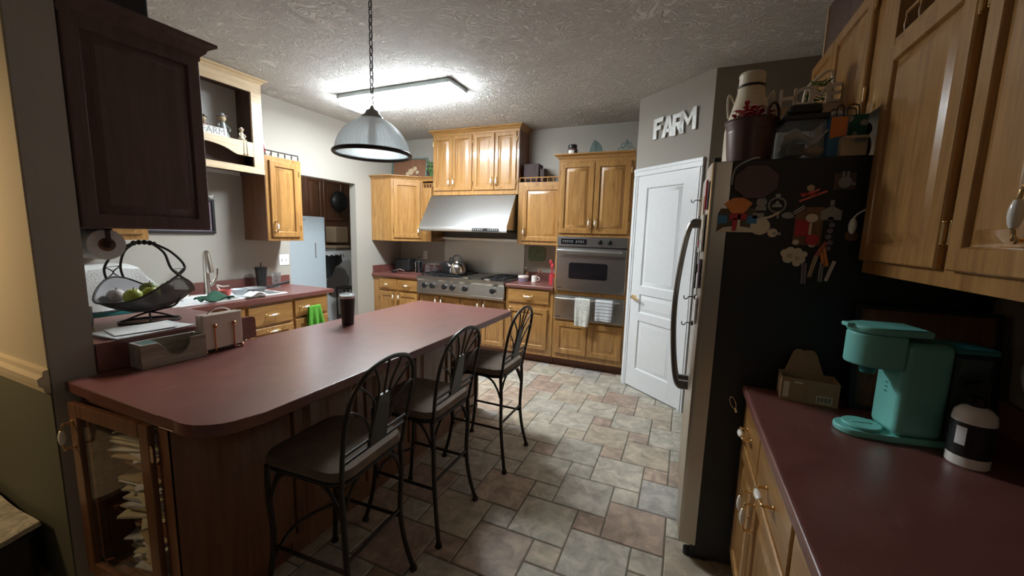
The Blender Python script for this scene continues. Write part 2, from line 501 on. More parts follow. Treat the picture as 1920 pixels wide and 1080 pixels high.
def mesh_cloth():
    m, nt, b = new_mat('wire_mesh')
    out = nt.nodes['Material Output']
    tr = nt.nodes.new('ShaderNodeBsdfTransparent')
    mx = nt.nodes.new('ShaderNodeMixShader'); mx.inputs[0].default_value = 0.74
    setp(b, Roughness=0.5, Metallic=0.4); b.inputs['Base Color'].default_value = (0.05, 0.045, 0.045, 1)
    nt.links.new(tr.outputs[0], mx.inputs[1]); nt.links.new(b.outputs[0], mx.inputs[2])
    nt.links.new(mx.outputs[0], out.inputs['Surface'])
    return m
M['mesh'] = mesh_cloth()
def emit(name, col, s):
    m, nt, b = new_mat(name)
    b.inputs['Emission Color'].default_value = (*col, 1); b.inputs['Emission Strength'].default_value = s
    b.inputs['Base Color'].default_value = (0.8, 0.8, 0.8, 1)
    return m
M['diffuser'] = emit('lit_diffuser', (0.88, 0.96, 1.0), FIX_POWER)
M['diffuser_side'] = emit('lit_diffuser_side', (0.88, 0.96, 1.0), FIX_POWER*0.85)
def dotted(name, c1, c2, scale, thr):
    m, nt, b = new_mat(name)
    v = mapped(nt, (1, 1, 1)); vo = nt.nodes.new('ShaderNodeTexVoronoi'); vo.inputs['Scale'].default_value = scale
    nt.links.new(v, vo.inputs['Vector'])
    nt.links.new(ramp(nt, vo.outputs['Distance'], [(thr, c2), (thr+0.03, c1)]), b.inputs['Base Color'])
    setp(b, Roughness=0.7); return m
M['dots'] = dotted('dotted_gift_bag', (0.03, 0.15, 0.09), (0.50, 0.50, 0.42), 24, 0.26)
M['print_cloth'] = dotted('printed_towel', (0.76, 0.76, 0.70), (0.16, 0.18, 0.16), 55, 0.22)
def striped(name, c1, c2, sc):
    m, nt, b = new_mat(name)
    v = mapped(nt, (1, 1, 1)); wv = nt.nodes.new('ShaderNodeTexWave'); wv.bands_direction = 'Z'
    wv.inputs['Scale'].default_value = sc; wv.inputs['Distortion'].default_value = 0.4
    nt.links.new(v, wv.inputs['Vector'])
    nt.links.new(ramp(nt, wv.outputs['Fac'], [(0.86, c1), (0.94, c2)]), b.inputs['Base Color'])
    setp(b, Roughness=0.9); return m
M['stripe_cloth'] = striped('striped_towel', (0.72, 0.73, 0.74), (0.22, 0.25, 0.32), 9)

# ================================================================== the room
CEIL = 2.76
XL, XR, YB, YR = -3.88, 1.0, 4.78, 3.53      # left wall, right wall, range wall, wall behind the fridge

def build_floor():
    a, b, g = 0.2955, 0.1455, 0.006
    ox, oy = -0.864, 2.109
    X0, X1, Y0, Y1 = -5.9, 1.1, -2.6, 5.75
    mb = MB()
    mb.mat = 1
    mb.box((X0, Y0, -0.05), (X1, Y1, -0.003))
    mb.mat = 0
    cols = [0.0]*6
    rnd = random.Random(3)
    for i in range(-40, 41):
        for j in range(-40, 41):
            px, py = ox + i*a + j*b, oy - i*b + j*a
            for (x, y, s_) in ((px, py, a), (px+a, py+a-b, b)):
                x0, x1, y0, y1 = x+g/2, x+s_-g/2, y+g/2, y+s_-g/2
                x0, x1, y0, y1 = max(x0, X0), min(x1, X1), max(y0, Y0), min(y1, Y1)
                if x1-x0 < .01 or y1-y0 < .01: continue
                e = 0.004
                vs = [(x0, y0, -.003), (x1, y0, -.003), (x1, y1, -.003), (x0, y1, -.003), (x0+e, y0+e, 0), (x1-e, y0+e, 0), (x1-e, y1-e, 0), (x0+e, y1-e, 0)]
                mb.add(vs, [(4,5,6,7),(0,1,5,4),(1,2,6,5),(2,3,7,6),(3,0,4,7)])
                cols += [rnd.random()]*5
    o = struct('floor', mb, [M['tile'], M['grout']], smooth=0)
    at = o.data.attributes.new('tile', 'FLOAT', 'FACE')
    for k, c in enumerate(cols): at.data[k].value = c
build_floor()

struct('ceiling', MB().box((-4.2, -2.6, CEIL), (XR+.1, YB+.1, CEIL+.08)), M['ceiling'])
mb = MB()
mb.box((XL-.1, .735, 0), (XL, 2.96, CEIL)); mb.box((XL-.1, 3.91, 0), (XL, YB+.1, CEIL)); mb.box((XL-.1, 2.96, 2.05), (XL, 3.91, CEIL))
struct('wall_left', mb, M['wall'], smooth=0)
struct('wall_back', MB().box((XL-.1, YB, 0), (-.39, YB+.1, CEIL)), M['wall'], smooth=0)
struct('wall_right', MB().box((XR, -.6, 0), (XR+.1, YR+.1, CEIL)), M['wall_dark'], smooth=0)
struct('wall_rear', MB().box((.119, YR, 0), (XR, YR+.1, CEIL)), M['wall_dark'], smooth=0)
# diagonal pantry wall
PA, PB = Vector((-.49, 4.06, 0)), Vector((.119, 3.53, 0))
PU = (PB-PA).normalized(); PW = Vector((PU.y, -PU.x, 0))
PL = (PB-PA).length
mb = MB()
mb.prism([(PA.x, PA.y), (PB.x, PB.y), (PB.x+.08, PB.y+.1), (-.39, 4.10), (-.39, YB), (-.49, YB)], 0, CEIL)
struct('wall_pantry', mb, M['wall'], smooth=0)
# wall between kitchen and den, its end facing the island
mb = MB()
mb.box((-4.2, .612, 0), (-2.1, .735, CEIL))
mb.mat = 1; mb.box((-4.2, .607, .88), (-2.103, .612, CEIL))
mb.mat = 2; mb.box((-4.2, .607, 0), (-2.103, .612, .88))
struct('wall_front', mb, [M['wall'], M['wall_den'], M['wall_green']], smooth=0)
mb = MB()
prof = [(.607, .845), (.592, .850), (.588, .870), (.578, .880), (.576, .905), (.590, .915), (.592, .932), (.607, .937)]
vs = [(-4.2, y, z) for y, z in prof] + [(-2.095, y, z) for y, z in prof]
n = len(prof)
mb.add(vs, [(i, i+1, n+i+1, n+i) for i in range(n-1)] + [list(range(n)), list(range(n, 2*n))[::-1]])
struct('trim_1', mb, M['cream_trim'])
struct('floor_carpet', MB().box((-5.0, -2.6, 0.0), (-2.15, .607, .012)), M['carpet'])
# laundry room beyond the opening
struct('wall_laundry_far', MB().box((-5.9, 2.4, 0), (-5.8, 5.75, 2.45)), M['wall'], smooth=0)
struct('wall_laundry_side', MB().box((-5.8, 5.65, 0), (XL-.1, 5.75, 2.45)), M['wall'], smooth=0)
struct('wall_laundry_near', MB().box((-5.8, 2.4, 0), (XL-.1, 2.5, 2.45)), M['wall'], smooth=0)
struct('ceiling_laundry', MB().box((-5.9, 2.4, 2.45), (XL-.1, 5.75, 2.5)), M['wall'], smooth=0)

# pantry door
FP = frame(PA, PU, (0, 0, 1), PW)
casing = MB().at(FP)
for (u0, u1, z0, z1) in ((.008, .066, 0, 2.045), (.716, .774, 0, 2.045), (.008, .774, 2.045, 2.118)):
    casing.box((u0, z0, .001), (u1, z1, .022), .006)
    if u1-u0 < .1: casing.box((u0+.02, z0, .022), (u0+.04, z1, .027), .002)
    else: casing.box((u0, z1-.03, .022), (u1, z1-.01, .027), .002)
struct('trim_2', casing, M['trim'])
d = MB().at(FP)
u0, u1, t = .068, .714, .016
rails = [(.010, .20), (.685, .76), (.94, 1.015), (1.93, 2.043)]
d.box((u0, .010, .001), (u0+.115, 2.043, t), .001); d.box((u1-.115, .010, .001), (u1, 2.043, t), .001)
for a_, b_ in rails: d.box((u0+.115, a_, .001), (u1-.115, b_, t))
for a_, b_ in ((.20, .685), (.76, .94), (1.015, 1.93)):
    lp = [(0, t), (.010, .004), (.020, .004), (.045, .013), (.05, .0135)]
    vs = []; fs = []
    for i, z in lp: vs += [(u0+.115+i, a_+i, z), (u1-.115-i, a_+i, z), (u1-.115-i, b_-i, z), (u0+.115+i, b_-i, z)]
    for k in range(len(lp)-1):
        for q in range(4): fs.append((k*4+q, k*4+(q+1) % 4, k*4+4+(q+1) % 4, k*4+4+q))
    k = (len(lp)-1)*4; fs.append((k, k+1, k+2, k+3))
    d.add(vs, fs)
door = struct('door_1', d, M['trim'])
h = MB().at(FP @ Matrix.Translation((u0+.045, .90, t)))
h.lathe([(.026, 0), (.026, .006), (.012, .012), (.012, .035)], seg=20)
h.tube(spline([(0, 0, .035), (.02, .004, .046), (.06, .006, .048), (.095, -.008, .046), (.105, -.014, .044)], 5), .0075, 8)
h.box((-.035, -.012, 0), (-.028, .012, .004))
part('lever_handle', h, M['brass'], door)

# ================================================================== cabinet helpers
Z3 = (0, 0, 1)
def pull_mb(m, L=.096, vertical=True):
    """brass pull with a white ceramic grip, centred on the local origin, out along +w; mats brass, ceramic"""
    mb = MB().at(m if not vertical else m @ Matrix.Rotation(PI/2, 4, 'Z'))
    mb.mat = 0
    for s in (-1, 1):
        mb.lathe([(.009, 0), (.009, .003), (.005, .006), (.0045, .020), (.007, .026), (.0055, .030)], (s*L/2, 0, 0), 12)
        mb.tube(spline([(s*L/2, 0, .027), (s*L*.40, 0, .030), (s*L*.26, 0, .032)], 4), [.0050]*4 + [.0036]*4 + [.006], 10)
    mb.mat = 1
    mb.lathe([(.0055, -.026), (.0085, -.018), (.0105, -.006), (.0105, .006), (.0085, .018), (.0055, .026)], (0, 0, .032), 16, axis='x')
    return mb
def hinge_mb(m):
    mb = MB().at(m)
    mb.cyl((0, -.024, .004), (0, .024, .004), .0045, seg=10); mb.box((-.002, -.018, -.001), (.011, .018, .002))
    mb.ball((0, .027, .004), .004, 8, 6); mb.ball((0, -.027, .004), .004, 8, 6)
    return mb
def door_on(cab, o, U, W, w_, h, pull=None, hinge=None, mat='oak', name='door', fr=.055, flat=False, t=.02):
    """raised-panel front; pull = (u, v, vertical), hinge = 'l' / 'r' / None"""
    F = frame(o, U, Z3, W)
    p = part(name, MB().at(F).raised(w_, h, t, fr, flat=flat), M[mat], cab)
    if pull:
        part('handle', pull_mb(F @ Matrix.Translation((pull[0], pull[1], t)), vertical=pull[2]), [M['brass'], M['ceramic']], p)
    if hinge:
        hx = -.006 if hinge == 'l' else w_+.006
        for hy in (h*.10+.02, h*.90-.02):
            part('hinge', hinge_mb(F @ Matrix.Translation((hx, hy, .010)) @ (Matrix.Scale(-1, 4, (1, 0, 0)) if hinge == 'r' else Matrix.Identity(4))), M['brass'], p)
    return p
def crown(cab, path, z0, z1, out=.045, mat='oak_x', closed_ends=True):
    """cornice swept along a horizontal path; its outside is on the right of the walking direction"""
    pr = [(0, 0), (.010, .10), (.012, .22), (.35, .45), (.45, .62), (.85, .78), (1.0, .84), (1.0, 1.0), (0, 1.0)]
    P = [Vector((p[0], p[1], 0)) for p in path]
    vs = []; n = len(pr)
    for i, p in enumerate(P):
        ns = []
        if i > 0: q = (P[i]-P[i-1]).normalized(); ns.append(Vector((q.y, -q.x, 0)))
        if i < len(P)-1: q = (P[i+1]-P[i]).normalized(); ns.append(Vector((q.y, -q.x, 0)))
        nm = sum(ns, Vector((0, 0, 0))).normalized(); k = 1/max(.3, nm.dot(ns[0]))
        for (a, b) in pr:
            q = p + nm*(a*out*k); vs.append((q.x, q.y, z0 + b*(z1-z0)))
    fs = []
    for i in range(len(P)-1):
        for j in range(n):
            l = (j+1) % n
            fs.append((i*n+j, i*n+l, (i+1)*n+l, (i+1)*n+j))
    fs.append(list(range(n))); fs.append([(len(P)-1)*n+j for j in range(n)][::-1])
    return part('crown', MB().add(vs, fs), M[mat], cab)
def gallery(cab, p0, p1, z, h=.05, n=6, mat='oak_x'):
    """low spindle rail on top of a cabinet"""
    p0, p1 = Vector(p0), Vector(p1); d = p1-p0
    mb = MB()
    mb.tube([(p0.x, p0.y, z+h), (p1.x, p1.y, z+h)], .0065, 8)
    for i in range(n+1):
        q = p0 + d*(i/n)
        mb.lathe([(.006, 0), (.004, h*.25), (.007, h*.5), (.004, h*.75), (.005, h)], (q.x, q.y, z), 8)
    return part('gallery_rail', mb, M[mat], cab)

FY = 4.20          # face of the range wall's base cabinets
UY = 4.46          # face of its wall cabinets
CB = .905          # worktop height there
Xp, Yn = (1, 0, 0), (0, -1, 0)
def body(cab, a, b, mat='oak', bev=.002): return part('carcass', MB().box(a, b, bev), M[mat], cab)
def toe(cab, a, b): return part('toe_kick', MB().box(a, b), M['oak_toe'], cab)

# ---- base cabinet left of the range
c = thing('base_cabinet', 'honey oak base cabinet in the far left corner, two small drawers side by side', 'cabinet', (-3.5, 4.48, 0))
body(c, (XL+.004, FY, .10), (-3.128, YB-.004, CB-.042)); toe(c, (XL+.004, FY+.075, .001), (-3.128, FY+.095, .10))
door_on(c, (-3.765, FY, .70), Xp, Yn, .285, .135, (.1425, .067, False), name='drawer', mat='oak_x', flat=True)
door_on(c, (-3.460, FY, .70), Xp, Yn, .320, .135, (.16, .067, False), name='drawer', mat='oak_x', flat=True)
door_on(c, (-3.765, FY, .13), Xp, Yn, .285, .535, (.25, .48, True), 'l')
door_on(c, (-3.460, FY, .13), Xp, Yn, .320, .535, (.035, .48, True), 'r')
# ---- under the rangetop
c = thing('range_base_cabinet', 'oak base cabinet below the stainless rangetop, behind the island', 'cabinet', (-2.5, 4.48, 0))
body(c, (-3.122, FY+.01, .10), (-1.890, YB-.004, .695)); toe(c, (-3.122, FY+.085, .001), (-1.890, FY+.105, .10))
for i in range(4):
    door_on(c, (-3.105+i*.303, FY+.01, .13), Xp, Yn, .290, .535, (.255 if i % 2 == 0 else .035, .48, True), 'l' if i % 2 == 0 else 'r')
# ---- right of the range
c = thing('base_cabinet', 'honey oak base cabinet between rangetop and oven tower, one wide drawer over a door', 'cabinet', (-1.6, 4.48, 0))
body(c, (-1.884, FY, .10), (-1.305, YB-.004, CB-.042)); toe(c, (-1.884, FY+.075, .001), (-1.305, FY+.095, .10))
door_on(c, (-1.850, FY, .70), Xp, Yn, .500, .150, (.25, .075, False), name='drawer', mat='oak_x', flat=True)
door_on(c, (-1.850, FY, .165), Xp, Yn, .485, .475, (.035, .42, True), 'r')
# ---- worktops on the range wall
def worktop(mb, poly, z0, z1): return mb.prism(poly, z0, z1, .010)
mb = MB(); worktop(mb, [(XL+.003, FY-.035), (-3.126, FY-.035), (-3.126, YB-.003), (XL+.003, YB-.003)], CB-.04, CB)
mb.box((XL+.003, YB-.025, CB), (-3.126, YB-.003, CB+.10), .004); mb.box((XL+.003, FY-.02, CB), (XL+.025, YB-.026, CB+.10), .004)
solo('worktop', mb, M['counter'], 'maroon laminate worktop in the far left corner with low backsplash', 'countertop')
mb = MB(); worktop(mb, [(-1.884, FY-.035), (-1.303, FY-.035), (-1.303, YB-.003), (-1.884, YB-.003)], CB-.04, CB)
mb.box((-1.884, YB-.025, CB), (-1.303, YB-.003, CB+.10), .004); mb.box((-1.325, FY+.01, CB), (-1.303, YB-.026, CB+.10), .004)
solo('worktop', mb, M['counter'], 'short maroon laminate worktop between the rangetop and the oven tower', 'countertop')

# ---- oven tower
c = thing('oven_cabinet', 'tall honey oak cabinet tower holding the wall oven beside the pantry door', 'cabinet', (-.9, 4.48, 0))
mb = MB()
X0, X1 = -1.299, -.512
mb.box((X0, FY, .10), (X0+.022, YB-.004, 2.27)); mb.box((X1-.022, FY, .10), (X1, YB-.004, 2.27))
for z0, z1 in ((.10, .556), (.832, .872), (1.468, 2.27)): mb.box((X0+.022, FY, z0), (X1-.022, YB-.004, z1))
mb.box((X0+.022, FY+.5, .556), (X1-.022, YB-.004, 1.468))
part('carcass', mb, M['oak'], c, smooth=0); toe(c, (X0, FY+.075, .001), (X1, FY+.095, .10))
door_on(c, (-1.272, FY, 1.50), Xp, Yn, .360, .735, (.33, .11, True), 'l')
door_on(c, (-.905, FY, 1.50), Xp, Yn, .360, .735, (.03, .11, True), 'r')
F = frame((-1.265, FY, .165), Xp, Z3, Yn)
mb = MB().at(F); mb.box((0, 0, 0), (.73, .365, .012), .003); mb.raised(.36, .365, .021, .06); mb.raised(.36, .365, .021, .06, x=.37)
part('drawer', mb, M['oak'], c)
crown(c, [(X0, YB-.02), (X0, FY), (X1, FY)], 2.255, 2.325, .05)
part('top_panel', MB().box((X0, FY, 2.27), (X1, YB-.004, 2.322)), M['oak_x'], c)

# wall oven
c = thing('oven', 'stainless built-in wall oven with dark window above the warming drawer', 'oven', (-.9, 4.45, .872))
part('housing', MB().box((-1.274, FY+.002, .876), (-.538, FY+.45, 1.464)), M['dark_steel'], c)
p = part('control_panel', MB().box((-1.278, FY-.024, 1.362), (-.534, FY+.002, 1.464), .004), M['steel'], c)
mb = MB().box((-1.235, FY-.027, 1.385), (-.955, FY-.0235, 1.442), .002); part('display', mb, M['black_gloss'], p)
mb = MB().at(frame((-1.215, FY-.0275, 1.404), Xp, Z3, Yn))
for i in range(10):
    if i != 5:
        mb.box((i*.024, 0, 0), (i*.024+.013, .006, .0006)); mb.box((i*.024, .014, 0), (i*.024+.015, .020, .0006))
part('display_marks', mb, M['grey'], p)
for x in (-.815, -.715):
    mb = MB().at(frame((x, FY-.024, 1.413), Xp, Z3, Yn)); mb.lathe([(.026, 0), (.026, .003), (.019, .005), (.017, .024), (.012, .026)], seg=20); mb.box((-.004, -.018, .024), (.004, .018, .031), .001)
    part('knob', mb, M['black'], p)
p = part('oven_door', MB().box((-1.278, FY-.030, .880), (-.534, FY+.002, 1.345), .005), M['steel'], c)
F = frame((-1.135, FY-.030, 1.015), Xp, Z3, Yn)
mb = MB().at(F); q = [(x, y) for cx, cy, a in ((.025, .025, PI), (.415-.025, .025, 1.5*PI), (.415-.025, .175-.025, 0), (.025, .175-.025, .5*PI)) for x, y, z in arc((cx, cy), .025, a, a+PI/2, 5)]
mb.prism(q, 0, .002); part('window', mb, M['black_gloss'], p)
def bar_handle(x0, x1, y, z, r=.011, off=.045):
    mb = MB(); mb.cyl((x0, y-off, z), (x1, y-off, z), r)
    for x in (x0+.04, x1-.04): mb.cyl((x, y, z), (x, y-off, z), r*.7, seg=10)
    return mb
part('handle', bar_handle(-1.262, -.575, FY-.030, 1.318), M['steel'], p)
mb = MB().at(frame((-1.262, FY-.0305, .905), Xp, Z3, Yn)); mb.prism([(0, .006), (.010, .001), (.012, .012)], 0, .001); mb.box((.014, .003, 0), (.052, .010, .001)); part('emblem', mb, M['black'], p)
c = thing('warming_drawer', 'stainless warming drawer under the wall oven with two towels on its bar', 'drawer', (-.9, 4.45, .556))
part('housing', MB().box((-1.274, FY+.002, .560), (-.538, FY+.45, .828)), M['dark_steel'], c)
p = part('drawer_front', MB().box((-1.284, FY-.028, .560), (-.530, FY+.002, .828), .005), M['steel'], c)
part('handle', bar_handle(-1.255, -.570, FY-.028, .797, .009), M['steel'], p)
mb = MB().at(frame((-1.262, FY-.0285, .580), Xp, Z3, Yn)); mb.prism([(0, .006), (.010, .001), (.012, .012)], 0, .001); mb.box((.014, .003, 0), (.056, .010, .001)); part('emblem', mb, M['black'], p)
def hung_towel(x0, x1, z_top, drop_f, drop_b, ybar, rbar, mat, name, label):
    r = rbar+.004
    def fn(u, v):
        x = x0 + (x1-x0)*v
        L1, L2, La = drop_f, drop_b, PI*r
        s_ = u*(L1+La+L2)
        wv = .004*math.sin(v*9+1)+.003*math.sin(v*17)
        if s_ < L1: y, z = ybar-r, z_top-L1+s_
        elif s_ < L1+La:
            a = PI - (s_-L1)/r; y, z = ybar+r*math.cos(a), z_top+r*math.sin(a)
        else: y, z = ybar+r, z_top-(s_-L1-La)
        k = max(0, (z_top-z))/.2
        return (x + .010*k*math.sin(z*9)*(v-.5), y - wv*k if y < ybar else y, z)
    return solo(name, MB().sheet(fn, 40, 14, .005), M[mat], label, 'towel')
hung_towel(-1.035, -.875, .800, .285, .18, FY-.073, .009, 'print_cloth', 'dish_towel', 'cream printed dish towel, left one on the warming drawer bar')
hung_towel(-.815, -.640, .800, .205, .19, FY-.073, .009, 'stripe_cloth', 'dish_towel', 'white blue-lined dish towel, right one on the warming drawer bar')

# ---- rangetop
RX0, RX1 = -3.118, -1.892
c = thing('rangetop', 'wide stainless gas rangetop with black knobs set between the worktops', 'rangetop', (-2.5, 4.45, .70))
part('housing', MB().box((RX0, FY-.010, .700), (RX1, YB-.03, .912), .003), M['dark_steel'], c)
mb = MB(); pr = [(FY-.010, .702), (FY-.048, .702), (FY-.055, .730), (FY-.040, .860), (FY-.060, .885), (FY-.060, .918), (FY-.010, .922), (FY-.01, .86)]
n = len(pr); mb.add([(RX0, y, z) for y, z in pr] + [(RX1, y, z) for y, z in pr], [(i, (i+1) % n, n+(i+1) % n, n+i) for i in range(n)] + [list(range(n)), list(range(n, 2*n))[::-1]])
fp = part('control_front', mb, M['steel'], c)
part('drip_ledge', MB().box((RX0, FY-.062, .700), (RX1, FY-.012, .728), .004), M['steel'], c)
for x in (-2.995, -2.880, -2.700, -2.585, -2.410, -2.035):
    mb = MB().at(frame((x, FY-.048, .800), Xp, Z3, (0, -1, .1))); mb.mat = 1; mb.lathe([(.041, 0), (.041, .003), (.036, .005)], seg=24)
    mb.mat = 0; mb.lathe([(.036, .003), (.033, .030), (.026, .034), (.003, .035)], seg=24); mb.box((-.007, -.030, .030), (.007, .030, .042), .002)
    part('knob', mb, [M['black'], M['chrome']], fp)
for gx in (-2.96, -2.68, -2.06):
    mb = MB(); x0, x1 = gx-.13, gx+.13
    for y in (FY+.03, FY+.28, FY+.53): mb.box((x0, y-.006, .935), (x1, y+.006, .950))
    for x in (x0, gx, x1): mb.box((x-.006, FY+.03, .935), (x+.006, FY+.53, .950))
    for x in (x0, x1):
        for y in (FY+.03, FY+.53): mb.box((x-.008, y-.008, .912), (x+.008, y+.008, .94))
    for y in (FY+.155, FY+.405):
        mb.lathe([(.045, 0), (.045, .010), (.030, .016)], (gx, y, .912), 18)
        for a in range(4):
            mb.box((gx-.1 if a == 0 else gx+.03 if a == 1 else gx-.005, y-.005 if a < 2 else (y-.1 if a == 2 else y+.03), .94), (gx-.03 if a == 0 else gx+.1 if a == 1 else gx+.005, y+.005 if a < 2 else (y-.03 if a == 2 else y+.1), .948))
    part('grate', mb, M['black'], c)
mb = MB(); mb.box((-2.53, FY+.0, .913), (-2.21, FY+.50, .935), .004); mb.box((-2.51, FY+.02, .9355), (-2.23, FY+.48, .940)); part('griddle', mb, M['dark_steel'], c)
for x in (-2.45, -2.16):
    mb = MB().box((x, FY-.045, .923), (x+.085, FY-.002, .938), .004); mb.box((x+.02, FY-.04, .938), (x+.065, FY-.01, .942), .002); part('griddle_tab', mb, M['nickel'], c)

# ---- steel wall panel, shelf rail, hood
c = solo('steel_backsplash', MB().box((-3.105, YB-.010, .92), (-1.895, YB-.003, 1.395), .002), M['steel_v'], 'brushed stainless backsplash panel on the wall behind the range', 'backsplash')
c = thing('steel_shelf', 'narrow stainless shelf with front bar under the range hood', 'shelf', (-2.5, YB-.07, 1.38))
part('shelf_board', MB().box((-3.12, YB-.15, 1.400), (-1.90, YB-.012, 1.412), .002), M['steel'], c)
part('shelf_bar', MB().box((-3.14, YB-.165, 1.378), (-1.90, YB-.151, 1.412), .005), M['nickel'], c)
c = thing('range_hood', 'large slanted stainless range hood over the rangetop', 'range hood', (-2.5, 4.45, 1.485))
mb = MB(); pr = [(YB-.004, 1.945), (UY, 1.945), (UY-.01, 1.94), (FY-.005, 1.550), (FY-.008, 1.490), (FY+.012, 1.486), (FY+.02, 1.52), (YB-.03, 1.52), (YB-.004, 1.49)]
n = len(pr); HX0, HX1 = -3.112, -1.900
mb.add([(HX0, y, z) for y, z in pr] + [(HX1, y, z) for y, z in pr], [(i, (i+1) % n, n+(i+1) % n, n+i) for i in range(n)] + [list(range(n)), list(range(n, 2*n))[::-1]])
part('canopy', mb, M['steel'], c)
p = part('control_strip', MB().box((-2.350, FY-.011, 1.497), (-1.995, FY-.0085, 1.537), .002), M['black'], c)
mb = MB()
for i in range(12):
    if i not in (5, 6): mb.box((-2.335+i*.028, FY-.0125, 1.508), (-2.318+i*.028, FY-.011, 1.526))
part('buttons', mb, M['grey'], p)
mb = MB(); mb.box((-3.05, FY+.08, 1.50), (-1.96, YB-.08, 1.512)); part('filter', mb, M['dark_steel'], c)

# ---- cabinet over the hood
c = thing('wall_cabinet', 'four-door oak cabinet over the range hood reaching up to the ceiling', 'cabinet', (-2.48, 4.62, 1.955))
body(c, (-3.085, UY, 1.950), (-1.882, YB-.004, 2.735))
part('side_panel', MB().box((-1.882, UY+.006, 1.950), (-1.876, YB-.004, 2.70)), M['brown_wood'], c)  # oak side in shadow, the shade put into this brown skin
for x, hx, hg in ((-3.070, .245, 'l'), (-2.787, .030, 'r'), (-2.478, .255, 'l'), (-2.188, .030, 'r')):
    door_on(c, (x, UY, 2.005), Xp, Yn, .280, .672, (hx, .10, True), hg, fr=.05)
crown(c, [(-3.085, YB-.02), (-3.085, UY), (-1.876, UY), (-1.876, YB-.02)], 2.69, 2.755, .045)

# ---- diagonal corner cabinet
c = thing('wall_cabinet', 'oak corner wall cabinet with a diagonal door, left of the hood', 'cabinet', (-3.55, 4.5, 1.345))
poly = [(XL+.004, YB-.60), (-3.545, YB-.60), (-3.255, UY), (-3.255, YB-.004), (XL+.004, YB-.004)]
part('carcass', MB().prism(poly, 1.345, 2.150), M['oak'], c, smooth=0)
dv = Vector((-3.255+3.545, UY-(YB-.60), 0)); L = dv.length; dv.normalize()
door_on(c, (-3.545+dv.x*.03, YB-.60+dv.y*.03, 1.385), dv, (dv.y, -dv.x, 0), L-.06, .73, (L-.095, .10, True), 'l')
crown(c, [(XL+.004, YB-.60), (-3.545, YB-.60), (-3.255, UY), (-3.09, UY)], 2.135, 2.19, .04)
part('side_section', MB().box((-3.252, UY, 1.345), (-3.116, YB-.004, 2.05)), M['oak'], c)
gallery(c, (-3.25, UY+.02, 0), (-3.12, UY+.02, 0), 2.05, .055, 3)
# ---- cabinet right of the hood
c = thing('wall_cabinet', 'single-door oak wall cabinet between the hood and the oven tower', 'cabinet', (-1.59, 4.62, 1.36))
body(c, (-1.872, UY, 1.356), (-1.303, YB-.004, 2.085))
door_on(c, (-1.805, UY, 1.400), Xp, Yn, .475, .640, (.025, .105, True), 'r')
gallery(c, (-1.865, UY+.02, 0), (-1.31, UY+.02, 0), 2.085, .055, 8)

# ================================================================== ceiling fixture and pendant
c = thing('ceiling_light', 'long rectangular lit fluorescent fixture on the kitchen ceiling', 'ceiling light', (-2.547, 3.145, 2.655))
part('frame', MB().box((-3.185, 2.995, 2.722), (-1.910, 3.295, CEIL-.001), .006), M['pewter'], c)
mb = MB(); x0, x1, y0, y1 = -3.150, -1.945, 3.010, 3.280
mb.add([(x0, y0, 2.668), (x1, y0, 2.668), (x1, y1, 2.668), (x0, y1, 2.668), (x0, y0, 2.721), (x1, y0, 2.721), (x1, y1, 2.721), (x0, y1, 2.721)], [(0, 3, 2, 1)])
mb.mat = 1; mb.f += [[0, 1, 5, 4], [1, 2, 6, 5], [2, 3, 7, 6], [3, 0, 4, 7], [4, 5, 6, 7]]; mb.mi += [1]*5
part('diffuser', mb, [M['diffuser'], M['diffuser_side']], c, smooth=0)
mb = MB()
for z in (2.660, 2.690, 2.712):
    e = .004
    for a, b in (((-3.160, 3.000), (-1.935, 3.006)), ((-3.160, 3.284), (-1.935, 3.290)), ((-3.160, 3.000), (-3.154, 3.290)), ((-1.941, 3.000), (-1.935, 3.290))):
        mb.box((a[0], a[1], z), (b[0], b[1], z+e))
for x in (-3.161, -1.940):
    for y in (2.999, 3.285): mb.box((x, y, 2.657), (x+.006, y+.006, 2.722))
part('trim_bars', mb, M['pewter'], c)

PX, PY = -1.65, 1.80
c = thing('pendant_lamp', 'bell-shaped ribbed glass pendant lamp on a chain above the island', 'pendant lamp', (PX, PY, 1.885))
prof = [(.200, 1.895), (.196, 1.925), (.186, 1.960), (.168, 1.995), (.142, 2.028), (.108, 2.058), (.072, 2.082), (.050, 2.094)]
pr = spline([(r, z, 0) for r, z in prof], 4)
outer = [(p.x, p.y) for p in pr]; inner = [(p.x-.004, p.y-.003) for p in pr][::-1]
mb = MB(); seg = 128
pts = outer + inner; vs = []; fs = []
for i, (r, z) in enumerate(pts):
    for k in range(seg):
        q = r*(1+(.016 if (k % 2 and i < len(outer)) else 0)); a = 2*PI*k/seg
        vs.append((PX+q*math.cos(a), PY+q*math.sin(a), z))
for i in range(len(pts)):
    j = (i+1) % len(pts)
    for k in range(seg):
        l = (k+1) % seg; fs.append((i*seg+k, i*seg+l, j*seg+l, j*seg+k))
part('shade', mb.add(vs, fs), M['ribbed'], c, smooth=25)
mb = MB(); mb.tube([(PX+.205*math.cos(2*PI*k/48), PY+.205*math.sin(2*PI*k/48), 1.897) for k in range(48)], .011, 10, closed=True)
part('rim', mb, M['iron'], c)
mb = MB(); mb.lathe([(.062, 2.080), (.056, 2.098), (.040, 2.112), (.034, 2.128), (.016, 2.138), (.010, 2.150), (.004, 2.158)], (PX, PY, 0), 28)
part('cap', mb, M['pewter'], c)
mb = MB(); mb.lathe([(.020, 2.02), (.020, 2.082)], (PX, PY, 0), 16); mb.ball((PX, PY, 1.985), (.028, .028, .040), 16, 10)
part('bulb', mb, M['white'], c)
n = 15; z0 = 2.150; step = (CEIL-.03-z0)/n
mb = MB()
